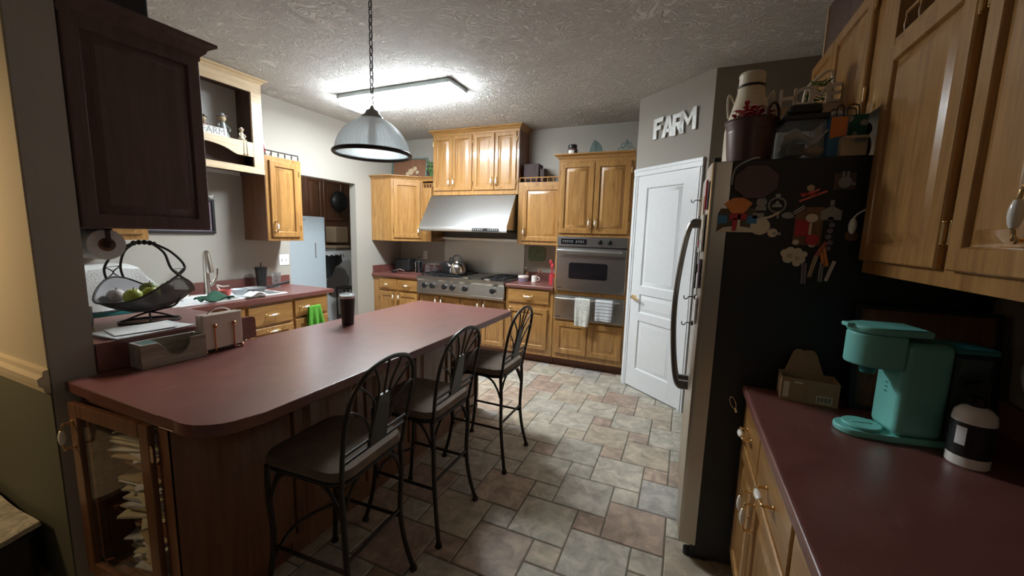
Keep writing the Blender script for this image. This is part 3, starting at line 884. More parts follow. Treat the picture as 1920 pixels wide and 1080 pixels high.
for i in range(n):
    zc = z0 + step*(i+.5); hl = step*.5+.006; w_ = .010
    q = []
    for k in range(16):
        a = 2*PI*k/16; u = w_*math.cos(a); v = hl*math.sin(a)
        q.append((PX+(u if i % 2 else 0), PY+(0 if i % 2 else u), zc+v))
    mb.tube(q, .0026, 6, closed=True)
part('chain', mb, M['iron'], c)
part('cord', MB().tube(spline([(PX+.006*math.sin(i*1.7), PY+.006*math.cos(i*1.7), z0+(CEIL-.02-z0)*i/14) for i in range(15)], 3), .0022, 6), M['grey'], c)
part('canopy', MB().lathe([(.012, CEIL-.045), (.045, CEIL-.030), (.062, CEIL-.001)], (PX, PY, 0), 28), M['pewter'], c)

# ================================================================== island
CT = .88
c = thing('island_cabinet', 'long island base cabinet with a glass door at its near end', 'cabinet', (-1.75, 1.75, 0))
IX0, IX1, IY0, IY1 = -2.07, -1.50, .675, 2.84
mb = MB()
mb.box((IX0, IY0, .09), (IX0+.02, 1.10, .838)); mb.box((IX1-.02, IY0, .09), (IX1, 1.10, .838)); mb.box((IX0, 1.08, .09), (IX1, 1.10, .838))
mb.box((IX0, IY0, .09), (IX1, 1.10, .11)); mb.box((IX0, IY0, .80), (IX1, 1.10, .838))
mb.box((IX0, IY0-.002, .09), (IX0+.035, IY0+.018, .838)); mb.box((IX1-.062, IY0-.002, .09), (IX1, IY0+.018, .838))
mb.box((IX0, IY0-.002, .805), (IX1, IY0+.018, .838)); mb.box((IX0, IY0-.002, .09), (IX1, IY0+.018, .135))
part('end_cabinet', mb, M['cherry_side'], c, smooth=0)
part('side_panel', MB().box((IX1, IY0+.004, .09), (IX1+.006, 1.10, .838)), M['cherry_side'], c)
part('carcass', MB().box((IX0, 1.10, .0), (IX1-.012, IY1, .838)), M['brown_wood'], c)
for i in range(4):
    y0 = 1.12+i*.43
    part('back_panel', MB().at(frame((IX1-.012, y0, .10), (0, 1, 0), Z3, Xp)).raised(.41, .72, .014, .05), M['brown_wood'], c)
part('end_panel', MB().at(frame((IX1-.012, IY1, .10), (-1, 0, 0), Z3, (0, 1, 0))).raised(.50, .72, .014, .05), M['oak'], c)
for z in (.345, .575): part('shelf', MB().box((IX0+.021, IY0+.03, z), (IX1-.021, 1.078, z+.012)), M['cherry_side'], c)
part('toe_kick', MB().box((IX0+.02, IY0+.05, .001), (IX1-.02, 1.10, .09)), M['oak_toe'], c)
# ajar glass door, hinged on the right
hp = Vector((-1.572, IY0-.004, .113)); ang = math.radians(3.0)
U = Vector((-math.cos(ang), -math.sin(ang), 0)); W = Vector((-math.sin(ang), math.cos(ang), 0))*-1
DW, DH = .475, .70
F = frame(hp, U, Z3, -Vector((U.y, -U.x, 0)) if False else Vector((U.y, -U.x, 0)))
if F.to_3x3() @ Vector((0, 0, 1)) @ Vector((0, 1, 0)) > 0: F = frame(hp, U, Z3, -Vector((U.y, -U.x, 0)))
mb = MB().at(F); fr = .052
mb.box((0, 0, 0), (fr, DH, .02), .004); mb.box((DW-fr, 0, 0), (DW, DH, .02), .004); mb.box((fr, 0, 0), (DW-fr, fr, .02), .004); mb.box((fr, DH-fr, 0), (DW-fr, DH, .02), .004)
p = part('glass_door', mb, M['brown_wood'], c)
part('pane', MB().at(F).box((fr-.006, fr-.006, .008), (DW-fr+.006, DH-fr+.006, .011)), M['glass'], p)
part('handle', pull_mb(F @ Matrix.Translation((DW-.024, DH-.12, .02))), [M['brass'], M['ceramic']], p)
for hy in (.08, .60): part('hinge', hinge_mb(F @ Matrix.Translation((-.004, hy, .010))), M['brass'], p)

# papers and envelopes stacked in the glass-door cabinet
rnd = random.Random(11)
k = 0
for z0, cnt, cx in ((.112, 21, -1.84), (.358, 19, -1.83), (.588, 19, -1.865)):
    z = z0
    for i in range(cnt):
        th = rnd.uniform(.004, .011); a = rnd.uniform(-.5, .5); w_, l_ = rnd.uniform(.18, .25), rnd.uniform(.11, .16)
        x = cx+rnd.uniform(-.02, .03); y = IY0+.125+rnd.uniform(-.02, .01)
        mb = MB().at(TR((x, y, z), a))
        mb.box((-w_/2, -l_/2, 0), (w_/2, l_/2, th-.001), .001)
        solo('paper_bundle', mb, M[rnd.choice(['envelope', 'envelope', 'paper', 'tan', 'news'])], 'folded paper bundle in a pile behind the glass door of the island', 'paper', 'papers piled inside the island cabinet')
        z += th

# island worktop
XW0, XW1, YW0, YW1 = -2.085, -1.200, .640, 2.815
poly = [(XW0, YW0), (-1.47, YW0)] + [(x, y) for x, y, z in arc((-1.36, .80), .16, -PI/2-.30, -.55, 8)] + [(XW1, .80), (XW1, YW1-.03), (XW1-.03, YW1), (XW0, YW1)]
solo('island_worktop', MB().prism(poly, CT-.040, CT, .005), M['counter'], 'long maroon laminate island worktop with a rounded near corner', 'countertop')

# raised desk behind the island
c = thing('raised_desk', 'raised maroon ledge behind the island, carrying the fruit basket and newspapers', 'desk', (-2.42, 1.05, 0))
part('carcass', MB().box((-2.70, .738, .002), (-2.118, 1.33, .950)), M['oak'], c)
part('ledge_top', MB().box((-2.73, .738, .955), (-2.118, 1.345, .990), .008), M['counter'], c)
q = [(.738, .882), (1.372, .882)] + [(1.372-.02+.02*math.cos(a), .978+.02*math.sin(a)) for a in (0, .5, 1.0, 1.57)] + [(.738, .998)]
n = len(q); mb = MB(); mb.add([(-2.117, y, z) for y, z in q] + [(-2.092, y, z) for y, z in q], [(i, (i+1) % n, n+(i+1) % n, n+i) for i in range(n)] + [list(range(n)), list(range(n, 2*n))[::-1]])
part('riser', mb, M['counter'], c)

# dark cabinet hanging over the desk
c = thing('hanging_cabinet', 'dark brown cabinet hanging over the raised desk, its panelled back to the island', 'cabinet', (-2.26, .97, 1.45))
part('carcass', MB().box((-2.42, .738, 1.450), (-2.114, 1.195, 2.235), .002), M['dark_wood'], c)
part('back_panel', MB().at(frame((-2.114, .742, 1.452), (0, 1, 0), Z3, Xp)).raised(.450, .780, .014, .055), M['dark_wood'], c)
crown(c, [(-2.42, 1.195), (-2.10, 1.195), (-2.10, .738)][::-1] if False else [(-2.10, .738), (-2.10, 1.195), (-2.42, 1.195)], 2.215, 2.295, .05, 'dark_wood')
part('top_panel', MB().box((-2.42, .738, 2.235), (-2.10, 1.195, 2.285)), M['dark_wood'], c)
solo('black_box', MB().box((-2.40, .76, 2.297), (-2.13, 1.03, 2.52), .012), M['black'], 'black box on top of the dark hanging cabinet', 'box')

# paper towel roll under it
c = thing('paper_towel_roll', 'white paper towel roll mounted under the dark hanging cabinet', 'paper towel', (-2.30, .845, 1.32))
mb = MB(); 
mb.lathe([(.022, -.14), (.062, -.14), (.064, -.13), (.064, .13), (.062, .14), (.022, .14), (.022, -.14)], (-2.34, .845, 1.383), 36, axis='x')
part('roll', mb, M['white_cloth'], c)
mb = MB(); mb.lathe([(.004, .1405), (.028, .1405), (.028, .143), (.004, .143)], (-2.34, .845, 1.383), 20, axis='x'); mb.lathe([(.018, -.15), (.018, .15)], (-2.34, .845, 1.383), 16, axis='x')
part('core', mb, M['brown_wood'], c)
mb = MB(); mb.box((-2.188, .838, 1.383), (-2.180, .852, 1.449)); mb.lathe([(.012, -.012), (.016, .004), (.006, .010)], (-2.186, .845, 1.383), 14, axis='x'); mb.box((-2.505, .838, 1.383), (-2.497, .852, 1.449)); mb.box((-2.505, .83, 1.442), (-2.18, .86, 1.449))
part('holder', mb, M['iron'], c)

# ================================================================== left wall
Yp = (0, 1, 0); LX = -3.25
c = thing('sink_cabinet', 'oak base cabinet along the left wall below the white sink', 'cabinet', (-3.55, 1.85, 0))
mb = MB(); mb.box((XL+.004, .74, .10), (LX, 2.865, .66)); mb.box((LX-.02, .74, .66), (LX, 2.865, .838)); mb.box((XL+.004, .74, .66), (XL+.02, 2.865, .838)); mb.box((XL+.02, .74, .66), (LX-.02, .76, .838)); mb.box((XL+.02, 2.55, .66), (LX-.02, 2.865, .838))
part('carcass', mb, M['oak'], c, smooth=0)
part('toe_kick', MB().box((LX-.095, .74, .001), (LX-.075, 2.865, .10)), M['oak_toe'], c)
for y0, w_ in ((1.24, .385), (1.645, .395)): 
    door_on(c, (LX, y0, .645), Yp, Xp, w_, .165, (w_/2, .082, False), name='drawer', mat='oak_y', flat=True)
door_on(c, (LX, 2.065, .645), Yp, Xp, .400, .165, (.20, .082, False), name='drawer', mat='oak_y', flat=True)
door_on(c, (LX, 2.490, .665), Yp, Xp, .355, .150, (.10, .085, False), name='drawer', mat='oak_y', flat=True)
door_on(c, (LX, 1.645, .13), Yp, Xp, .395, .49, (.36, .43, True), 'l'); door_on(c, (LX, 2.065, .13), Yp, Xp, .400, .49, (.20, .455, False), 'r')
door_on(c, (LX, 1.24, .13), Yp, Xp, .385, .49, (.04, .43, True), 'r')
door_on(c, (LX, 2.490, .13), Yp, Xp, .355, .51, (.20, .475, False), 'r')
# worktop with the sink cut-out
SX0, SX1, SY0, SY1 = -3.765, -3.300, 1.585, 2.475
mb = MB()
XF = LX+.035
mb.box((XL+.003, .738, .840), (XF, SY0+.02, CT), .006); mb.box((XL+.003, SY1-.02, .840), (XF, 2.925, CT), .006)
mb.box((SX1-.02, SY0+.019, .840), (XF, SY1-.019, CT), .0); mb.box((XL+.003, SY0+.019, .840), (SX0+.02, SY1-.019, CT), .0)
mb.box((XL+.003, .738, CT), (XL+.023, 2.925, CT+.10), .004)
solo('sink_worktop', mb, M['counter'], 'maroon laminate worktop around the sink along the left wall', 'countertop')
c = thing('kitchen_sink', 'white double-bowl drop-in sink in the left worktop', 'sink', (-3.53, 2.03, CT))
mb = MB(); rim = .03; ym = (SY0+SY1)/2+.05
def bowl(x0, x1, y0, y1, zt, zb, tl=.03):
    vs = []; fs = []
    for i, z in ((0, zt), (.006, zt-.008), (.018, zb+.02), (.035, zb)): vs += [(x0+i, y0+i, z), (x1-i, y0+i, z), (x1-i, y1-i, z), (x0+i, y1-i, z)]
    for k in range(3):
        for q in range(4): fs.append((k*4+q, k*4+(q+1) % 4, k*4+4+(q+1) % 4, k*4+4+q))
    fs.append((12, 13, 14, 15)); mb.add(vs, fs)
zt = CT+.012
b1 = (SX0+.085, SX1-rim, SY0+rim, ym-.015); b2 = (SX0+.085, SX1-rim, ym+.015, SY1-rim)
for b in (b1, b2): bowl(b[0], b[1], b[2], b[3], zt, .70)
mb.box((SX0, SY0, CT), (b1[0], SY1, zt), .004); mb.box((b1[1], SY0, CT), (SX1, SY1, zt), .004)
for y0, y1 in ((SY0, b1[2]), (b1[3], b2[2]), (b2[3], SY1)): mb.box((b1[0], y0, CT), (b1[1], y1, zt), .004)
part('basin', mb, M['white_gloss'], c)
mb = MB()
for b in (b1, b2): mb.lathe([(.002, .702), (.035, .702), (.040, .705)], ((b[0]+b[1])/2, (b[2]+b[3])/2, 0), 20)
part('drain', mb, M['chrome'], c)
# faucet
fx, fy, fz = -3.728, 2.05, zt
c = thing('kitchen_faucet', 'brushed nickel pull-down faucet standing behind the sink', 'faucet', (fx, fy, fz))
mb = MB(); mb.lathe([(.030, 0), (.030, .008), (.025, .016), (.023, .12), (.021, .25)], (fx, fy, fz), 24); part('body', mb, M['nickel'], c)
mb = MB(); mb.tube(spline([(fx, fy, fz+.19), (fx+.008, fy-.004, fz+.26), (fx+.022, fy-.010, fz+.325), (fx+.040, fy-.014, fz+.355), (fx+.062, fy-.018, fz+.345)], 4), .022, 14); part('neck', mb, M['nickel'], c)
mb = MB(); mb.tube([(fx+.055, fy-.017, fz+.350), (fx+.070, fy-.019, fz+.28), (fx+.085, fy-.020, fz+.20), (fx+.087, fy-.020, fz+.188)], [.022, .025, .030, .023], 16); part('spray_head', mb, M['nickel'], c)
mb = MB(); mb.tube([(fx, fy+.015, fz+.07), (fx+.003, fy+.045, fz+.09)], [.016, .014], 12); mb.tube(spline([(fx+.003, fy+.045, fz+.09), (fx+.006, fy+.075, fz+.15), (fx+.006, fy+.085, fz+.215)], 5), [.013]*5+[.009]*5+[.011], 10); part('lever', mb, M['nickel'], c)

# upper display cabinet, open fronted
UX = -3.55
c = thing('display_cabinet', 'pale oak open display cabinet above the sink with a scalloped shelf', 'cabinet', (-3.71, 2.0, 1.945))
Y0, Y1 = 1.60, 2.495
part('interior', MB().box((XL+.004, Y0, 1.945), (XL+.012, Y1, 2.73)), M['white'], c)
mb = MB(); mb.box((XL+.012, Y0, 1.945), (UX-.02, Y0+.02, 2.73)); mb.box((XL+.012, Y1-.02, 1.945), (UX-.02, Y1, 2.73)); mb.box((XL+.012, Y0+.02, 1.975), (UX-.02, Y1-.02, 1.995)); mb.box((XL+.012, Y0+.02, 2.70), (UX-.02, Y1-.02, 2.73)); mb.box((-3.70, Y0+.02, 2.0), (-3.69, Y1-.08, 2.19))
part('carcass', mb, M['dark_wood'], c, smooth=0)
mb = MB(); mb.box((UX-.02, Y0, 1.945), (UX, Y0+.09, 2.73)); mb.box((UX-.02, Y1-.09, 1.945), (UX, Y1, 2.73)); mb.box((UX-.02, Y0+.09, 1.945), (UX, Y1-.09, 2.000)); mb.box((UX-.02, Y0+.09, 2.630), (UX, Y1-.09, 2.73))
part('face_frame', mb, M['oak_pale'], c, smooth=0)
part('shelf', MB().box((XL+.014, Y0+.022, 2.190), (UX-.02, Y1-.022, 2.206)), M['oak_pale'], c)
q = [(Y0+.09, 2.206), (Y0+.09, 2.085)] ; ys = (Y0+.09, Y1-.09)
for i in range(21):
    t = i/20; y = ys[0]+(ys[1]-ys[0])*t
    a = max(0, 1-((t-.44)/.33)**2) if abs(t-.44) < .33 else 0
    q.append((y, 2.085+.062*a**.7))
q.append((ys[1], 2.206)); n = len(q)
mb = MB(); mb.add([(UX-.018, y, z) for y, z in q] + [(UX-.002, y, z) for y, z in q], [(i, (i+1) % n, n+(i+1) % n, n+i) for i in range(n)] + [list(range(n)), list(range(n, 2*n))[::-1]])
part('valance', mb, M['oak_pale'], c)
crown(c, [(UX, Y0), (UX, Y1), (XL+.02, Y1)], 2.70, 2.755, .04, 'oak_pale')

def stand_sign(o, u, w_, txt, size, L, h, mat, tmat, name, label, cat):
    c = thing(name, label, cat, o)
    F = frame(o, u, Z3, w_)
    part('board', MB().at(F).box((0, 0, -.02), (L, h, 0), .002), M[mat], c)
    part('lettering', MB().at(F @ Matrix.Translation((.012, h*.18, .0006))).text(txt, size, .0005), M[tmat], c, smooth=0)
    return c
stand_sign((UX-.022, 1.93, 2.207), Yp, Xp, 'T FARM', .072, .27, .066, 'paper', 'grey', 'farm_block_sign', 'white block sign reading FARM on the display shelf', 'sign')

def figurine(x, y, z, h, name, label, mats, rz=0, sitting=False, legs=False):
    c = thing(name, label, 'figurine', (x, y, z), rz)
    T_ = TR((x, y, z), rz)
    mb = MB().at(T_); mb.lathe([(.30*h, 0), (.26*h, .10*h), (.16*h, .35*h), (.13*h, .55*h), (.10*h, .66*h), (.03*h, .70*h)], seg=14)
    part('body', mb, M[mats[0]], c)
    mb = MB().at(T_); mb.ball((0.02*h, 0, .80*h), .14*h, 14, 10); part('head', mb, M[mats[1]], c)
    mb = MB().at(T_); mb.lathe([(.19*h, .88*h), (.18*h, .90*h), (.10*h, .92*h), (.08*h, 1.0*h), (.01*h, 1.02*h)], (.02*h, 0, 0), 14); part('hat', mb, M[mats[2]], c)
    mb = MB().at(T_)
    for s in (-1, 1): mb.tube(spline([(0, s*.11*h, .58*h), (.10*h, s*.22*h, .42*h), (.20*h, s*.14*h, .30*h)], 4), .045*h, 8)
    part('arms', mb, M[mats[0]], c)
    if legs:
        for s in (-1, 1):
            mb = MB().at(T_); mb.tube(spline([(.20*h, s*.10*h, .12*h), (.36*h, s*.11*h, .08*h), (.40*h, s*.11*h, -.30*h), (.41*h, s*.12*h, -.95*h)], 4), .03*h, 8); mb.ball((.45*h, s*.12*h, -.98*h), (.09*h, .05*h, .045*h), 10, 6)
            part('leg', mb, M[mats[3]], c)
    return c
figurine(-3.640, 2.06, 2.207, .155, 'shelf_figurine', 'small dark scarecrow figurine behind the farm block sign', ['brown_wood', 'tan', 'iron'])
figurine(-3.655, 2.215, 2.207, .205, 'shelf_figurine', 'tallest grey scarecrow figurine in the middle of the display shelf', ['pewter', 'tan', 'grey'])
figurine(-3.598, 2.335, 2.207, .115, 'shelf_sitter', 'little doll sitting on the display shelf edge with dangling legs', ['cream', 'tan', 'white', 'tan'], legs=True)

# small upper cabinet with door
c = thing('wall_cabinet', 'narrow oak wall cabinet between display cabinet and laundry opening', 'cabinet', (-3.71, 2.68, 1.35))
body(c, (XL+.004, 2.497, 1.350), (UX, 2.866, 2.125))
part('side_panel', MB().box((XL+.004, 2.491, 1.350), (UX-.004, 2.4965, 1.944)), M['brown_wood'], c)  # shadowed oak side, darkened by colour rather than by the lamps
door_on(c, (UX, 2.530, 1.385), Yp, Xp, .295, .700, (.03, .10, True), 'r')
gallery(c, (UX-.02, 2.51, 0), (UX-.02, 2.855, 0), 2.125, .05, 5, 'iron')
mb = MB().at(TR((-3.72, 2.62, 2.127), .3) @ Matrix.Rotation(.35, 4, 'X')); mb.box((-.004, -.05, 0), (.004, .05, .17), .001); mb.mat = 1; mb.box((.004, -.035, .03), (.0052, .035, .14)); mb.box((-.0052, -.035, .03), (-.004, .035, .14))
solo('recipe_card', mb, [M['paper'], M['red']], 'red and white card leaning on top of the narrow wall cabinet', 'card')
mb = MB()
for i in range(5): mb.ball((-3.66+.02*(i % 2), 2.56+i*.022, 2.150), (.018, .016, .022), 10, 8)
solo('flower_garland', mb, M['white'], 'small white flower garland behind the rail of the narrow wall cabinet', 'garland')
# near oak wall cabinet, mostly hidden
c = thing('wall_cabinet', 'oak wall cabinet near the picture, mostly hidden behind the dark hanging cabinet', 'cabinet', (-3.71, 1.33, 1.36))
body(c, (XL+.004, 1.10, 1.360), (UX, 1.595, 2.73)); door_on(c, (UX, 1.12, 1.40), Yp, Xp, .44, .90, (.41, .10, True), 'l')

# picture frame
c = thing('framed_picture', 'dark framed picture on the left wall above the sink', 'picture', (XL, 1.95, 1.40))
F = frame((XL+.002, 1.66, 1.405), Yp, Z3, Xp); w_, h = .57, .30
mb = MB().at(F)
for a, b in (((0, 0, 0), (w_, .022, .018)), ((0, h-.022, 0), (w_, h, .018)), ((0, .022, 0), (.022, h-.022, .018)), ((w_-.022, .022, 0), (w_, h-.022, .018))): mb.box(a, b, .003)
part('frame', mb, M['black'], c)
part('print', MB().at(F).box((.022, .022, 0), (w_-.022, h-.022, .006)), M['purple'], c)
mb = MB(); mb.ball((XL+.014, 2.205, 1.726), (.014, .020, .016), 12, 8); mb.ball((XL+.014, 2.222, 1.742), .010, 10, 8); mb.tube([(XL+.014, 2.19, 1.728), (XL+.014, 2.165, 1.735)], [.008, .002], 8)
solo('bird_ornament', mb, M['white'], 'little white bird ornament perched on the dark picture frame', 'ornament')
def wall_plate(F, name, label, kind):
    c = thing(name, label, 'switch' if kind == 's' else 'outlet', F.translation)
    part('plate', MB().at(F).box((-.057 if kind == 's' else -.035, -.057, 0), (.057 if kind == 's' else .035, .057, .005), .002), M['white'], c)
    if kind == 's':
        for x in (-.023, .023): part('toggle', MB().at(F).box((x-.006, -.012, .005), (x+.006, .012, .011), .001), M['white'], c)
    else:
        for y in (-.02, .02):
            mb = MB().at(F); mb.lathe([(.016, .005), (.016, .007)], (0, y, 0), 16); part('socket', mb, M['cream'], c)
    return c
wall_plate(frame((XL, 2.885, 1.14), Yp, Z3, Xp), 'light_switch', 'white double light switch plate beside the laundry opening', 's')

# ================================================================== laundry room
c = thing('freezer', 'tall white upright freezer in the laundry room', 'freezer', (-5.05, 3.80, 0))
part('cabinet', MB().box((-5.40, 3.44, .02), (-4.765, 4.17, 1.640), .012), M['freezer'], c)
mb = MB()
q = [(-4.760, 3.44), (-4.715, 3.445), (-4.700, 3.50), (-4.700, 4.06), (-4.712, 4.150), (-4.740, 4.172), (-4.760, 4.172)]
p = part('door', mb.prism(q, .06, 1.640, .006), M['freezer'], c)
part('recess_handle', MB().box((-4.7005, 3.965, 1.07), (-4.694, 3.985, 1.28), .002), M['grey'], p)
part('emblem', MB().box((-4.7005, 3.78, 1.585), (-4.698, 3.83, 1.600)), M['grey'], p)
part('feet', MB().box((-5.3, 3.5, 0), (-4.8, 4.1, .02)), M['black'], c)
def washer(y0, y1, name, label, open_door):
    c = thing(name, label, 'washing machine', (-5.35, (y0+y1)/2, 0))
    part('cabinet', MB().box((-5.70, y0, .0), (-5.0, y1, .98), .012), M['white_gloss'], c)
    part('control_panel', MB().at(frame((-5.0, y0, .98), Yp, (-.35, 0, .94), (.94, 0, .35))).box((0, 0, -.03), (y1-y0, .17, 0), .008), M['white_gloss'], c)
    ym, zm = (y0+y1)/2, .66
    mb = MB(); mb.lathe([(.245, 0), (.245, .02), (.215, .035), (.195, .030)], (-5.0, ym, zm), 36, axis='x'); part('porthole_ring', mb, M['chrome'], c)
    mb = MB(); mb.lathe([(.195, .012), (.19, .014), (.10, .02), (.001, .02)], (-5.0, ym, zm), 32, axis='x'); part('porthole', mb, M['black_gloss'], c)
    for k in range(4): part('button', MB().at(frame((-5.0, y0, .98), Yp, (-.35, 0, .94), (.94, 0, .35))).box((.30+k*.05, .06, 0), (.325+k*.05, .11, .004)), M['grey'], c)
washer(4.31, 4.885, 'washing_machine', 'white front-loading washer in the laundry room, left of the pair', True)
washer(4.895, 5.47, 'washing_machine', 'white front-loading machine at the right edge of the laundry opening', False)
solo('black_garment', MB().sheet(lambda u, v: (-4.955+.03*math.sin(v*7)*u, 4.36+.30*v, 1.075-.36*u*(1-.7*v)+.01*math.sin(v*20)), 12, 16, .02), M['black'], 'black garment draped over the front of the left washer', 'garment')
c = thing('laundry_cabinet', 'tall brown wooden cabinet behind the washers in the laundry room', 'cabinet', (-5.6, 4.9, 1.2))
part('carcass', MB().box((-5.795, 4.45, 1.20), (-5.45, 5.60, 2.30), .004), M['brown_wood'], c)
door_on(c, (-5.45, 4.47, 1.22), Yp, Xp, .30, 1.05, (.27, .25, True), mat='brown_wood'); door_on(c, (-5.45, 4.79, 1.62), Yp, Xp, .40, .65, mat='brown_wood')
solo('wicker_hamper', MB().box((-5.44, 4.80, 1.26), (-5.20, 5.06, 1.52), .02), M['tan'], 'tan hamper standing behind the washers', 'hamper')
mb = MB()
for i in range(4): mb.box((-5.45, 4.70+.02*i, 1.165+i*.05), (-5.12, 5.15-.015*i, 1.21+i*.05), .02)
for i in range(4): 
    m_ = MB(); m_.box((-5.42, 4.72+.012*(i % 2), .985+i*.058), (-5.14, 5.08-.012*i, 1.040+i*.058), .022)
    solo('folded_cloth', m_, M[['brown_wood', 'floral', 'grey', 'tan'][i]], ['dark brown folded cloth at the bottom of the pile on the washers', 'patterned folded cloth second from the bottom on the washers', 'grey folded cloth in the pile on the washers', 'tan folded cloth on top of the pile on the washers'][i], 'cloth', 'folded cloths on the washers')
mb = MB(); mb.ball((-5.30, 4.98, 1.93), (.10, .16, .17), 16, 12); solo('black_bag', mb, M['black'], 'black bag hanging on the laundry cabinet', 'bag')
c = thing('plant_stand', 'black metal stand in front of the washers', 'stand', (-4.62, 4.42, 0))
mb = MB(); mb.lathe([(.13, .60), (.15, .605), (.15, .62), (.13, .625)], (-4.62, 4.42, 0), 28); part('top', mb, M['iron'], c)
for a in range(4):
    x, y = -4.62+.13*math.cos(a*PI/2+.6), 4.42+.13*math.sin(a*PI/2+.6)
    part('leg', MB().tube([(x, y, .60), (x, y, 0)], .011, 8), M['iron'], c)
part('shelf', MB().lathe([(.001, .18), (.14, .18), (.14, .19), (.001, .19)], (-4.62, 4.42, 0), 24), M['iron'], c)

# ================================================================== refrigerator
c = thing('refrigerator', 'black-sided stainless refrigerator covered in magnets on the right', 'refrigerator', (.52, 2.30, 0))
RY0, RY1, RZ = 1.865, 2.755, 1.790
body_ = part('cabinet', MB().box((.150, RY0, .03), (.93, RY1, RZ), .006), M['fridge_side'], c)
def fdoor(y0, y1, z0, z1):
    q = [(.150, y0), (.150, y1), (.095, y1), (.078, y1-.010)] + [(.078-.010*math.sin(PI*i/6), y1-.010-(y1-y0-.02)*i/6) for i in range(1, 6)] + [(.078, y0+.010), (.095, y0)]
    return MB().prism(q, z0, z1, .003)
p1 = part('door', fdoor(RY0, RY0+.45, .07, RZ-.002), M['fridge_steel'], c)
p2 = part('door', fdoor(RY0+.455, RY1, .07, RZ-.002), M['fridge_steel'], c)
def fhandle(y):
    mb = MB(); pts = spline([(.075, y, 1.555), (.020, y, 1.545), (-.012, y, 1.35), (-.026, y, 1.10), (-.012, y, .86), (.018, y, .70), (.075, y, .690)], 7)
    mb.tube(pts, .014, 10); mb.box((.022, y-.012, .675), (.074, y+.012, .72), .004); mb.box((.022, y-.012, 1.53), (.074, y+.012, 1.57), .004)
    return mb
part('handle', fhandle(2.245), M['dark_steel'], p1); part('handle', fhandle(2.340), M['dark_steel'], p2)
part('kick_grille', MB().box((.13, RY0+.01, .005), (.20, RY1-.01, .065)), M['black'], c)
part('hinge_cover', MB().box((.082, RY0+.01, RZ-.001), (.110, RY0+.06, RZ+.016), .004), M['black'], c)
for x, y in ((.12, RY0+.03), (.12, RY1-.03)): part('foot', MB().cyl((x, y, 0), (x, y, .03), .018, seg=12), M['black'], c)

SIDE = RY0-.0005
def on_side(x, z): return frame((x, SIDE, z), Xp, Z3, Yn)
def magnet(name, label, x, z, build, mats, cat='magnet', rot=0, group='magnets on the refrigerator side'):
    mb = MB().at(on_side(x, z) @ Matrix.Rotation(rot, 4, 'Z')); build(mb)
    return solo(name, mb, [M[m] for m in mats], label, cat, group)
def disc(mb, r, t, x=0, y=0, sx=1, sy=1, n=24, z=0): mb.prism([(x+r*sx*math.cos(2*PI*i/n), y+r*sy*math.sin(2*PI*i/n)) for i in range(n)], z, z+t)
# octagonal frying pan shaped plaque
def b1(mb):
    mb.prism([(.082*math.cos(PI/8+i*PI/4), .070*math.sin(PI/8+i*PI/4)) for i in range(8)], 0, .012, .003)
    mb.mat = 1; mb.tube(spline([(-.085, -.01, .010), (-.075, .055, .012), (-.02, .088, .012), (.005, .092, .010)], 5), .0035, 8)
magnet('round_trivet', 'dark brown round trivet hanging at the top of the black refrigerator side', .238, 1.703, b1, ['bucket', 'grey'], 'trivet')
def b2(mb):
    mb.prism([(-.072, -.055), (.072, -.055)] + [(.070*math.cos(a), .012+.058*math.sin(a)) for a in (-.3, .1, .5)] + [(-.070*math.cos(a), .012+.058*math.sin(a)) for a in (.5, .1, -.3)], 0, .003)
    mb.mat = 1; mb.prism([(-.050, .060), (-.022, .020), (.022, .020), (.050, .060), (.02, .082), (-.02, .082)], .003, .006)
    mb.mat = 2; mb.box((-.07, -.02, .003), (-.035, .012, .005)); mb.box((.035, -.02, .003), (.07, .012, .005))
    mb.mat = 3; mb.box((-.028, -.005, .004), (.034, .018, .007)); mb.box((-.016, -.050, .004), (.000, .0, .007))
    mb.mat = 4; mb.box((.002, -.050, .004), (.012, .016, .007)); mb.prism([(-.072, -.055), (.072, -.055), (.045, -.036), (0, -.030), (-.045, -.036)], .003, .005)
magnet('paper_craft', 'orange blue and red paper craft on the refrigerator side, near the steel door', .185, 1.560, b2, ['craft_grey', 'orange', 'blue', 'red', 'cream'], 'craft')
def b3(mb):
    disc(mb, .034, .004, 0, -.015); disc(mb, .017, .004, .045, -.040); mb.tube(spline([(0, .015, .004), (.03, .022, .006), (.06, .04, .006)], 4), .005, 8)
magnet('cream_magnet', 'cream cut-out magnet right of the orange paper craft', .268, 1.545, b3, ['cream'])
def b4(mb):
    mb.tube([(.028*math.cos(2*PI*i/24), .028*math.sin(2*PI*i/24), .004) for i in range(24)], .004, 8, closed=True); mb.box((-.016, -.008, .001), (.016, .001, .006)); mb.prism([(-.010, .002), (.010, .002), (.0, .018)], .001, .006)
    mb.box((-.008, .030, .001), (.008, .042, .005)); mb.box((.003, -.052, .001), (.009, -.028, .005))
magnet('ring_ornament', 'round pewter ring ornament below the trivet', .318, 1.613, b4, ['pewter'], 'ornament')
def b5(mb):
    disc(mb, .012, .006, 0, .016); mb.mat = 1; mb.box((-.03, -.010, 0), (.025, -.003, .005)); mb.mat = 2
    m0 = mb.M; mb.M = m0 @ Matrix.Rotation(.42, 4, 'Z'); mb.box((-.042, -.022, 0), (.05, -.014, .005)); mb.box((-.028, -.006, 0), (.030, .002, .004)); mb.M = m0
magnet('plane_magnet', 'little tan and red magnet with crossed bars high on the refrigerator side', .420, 1.660, b5, ['tan', 'red', 'pink'])
def b6(mb):
    mb.box((-.032, -.030, 0), (.032, .030, .003)); mb.mat = 1; disc(mb, .020, .008, 0, -.004); mb.box((-.010, .012, 0), (-.003, .036, .006)); mb.box((.003, .012, 0), (.010, .036, .006)); disc(mb, .006, .006, .026, -.010)
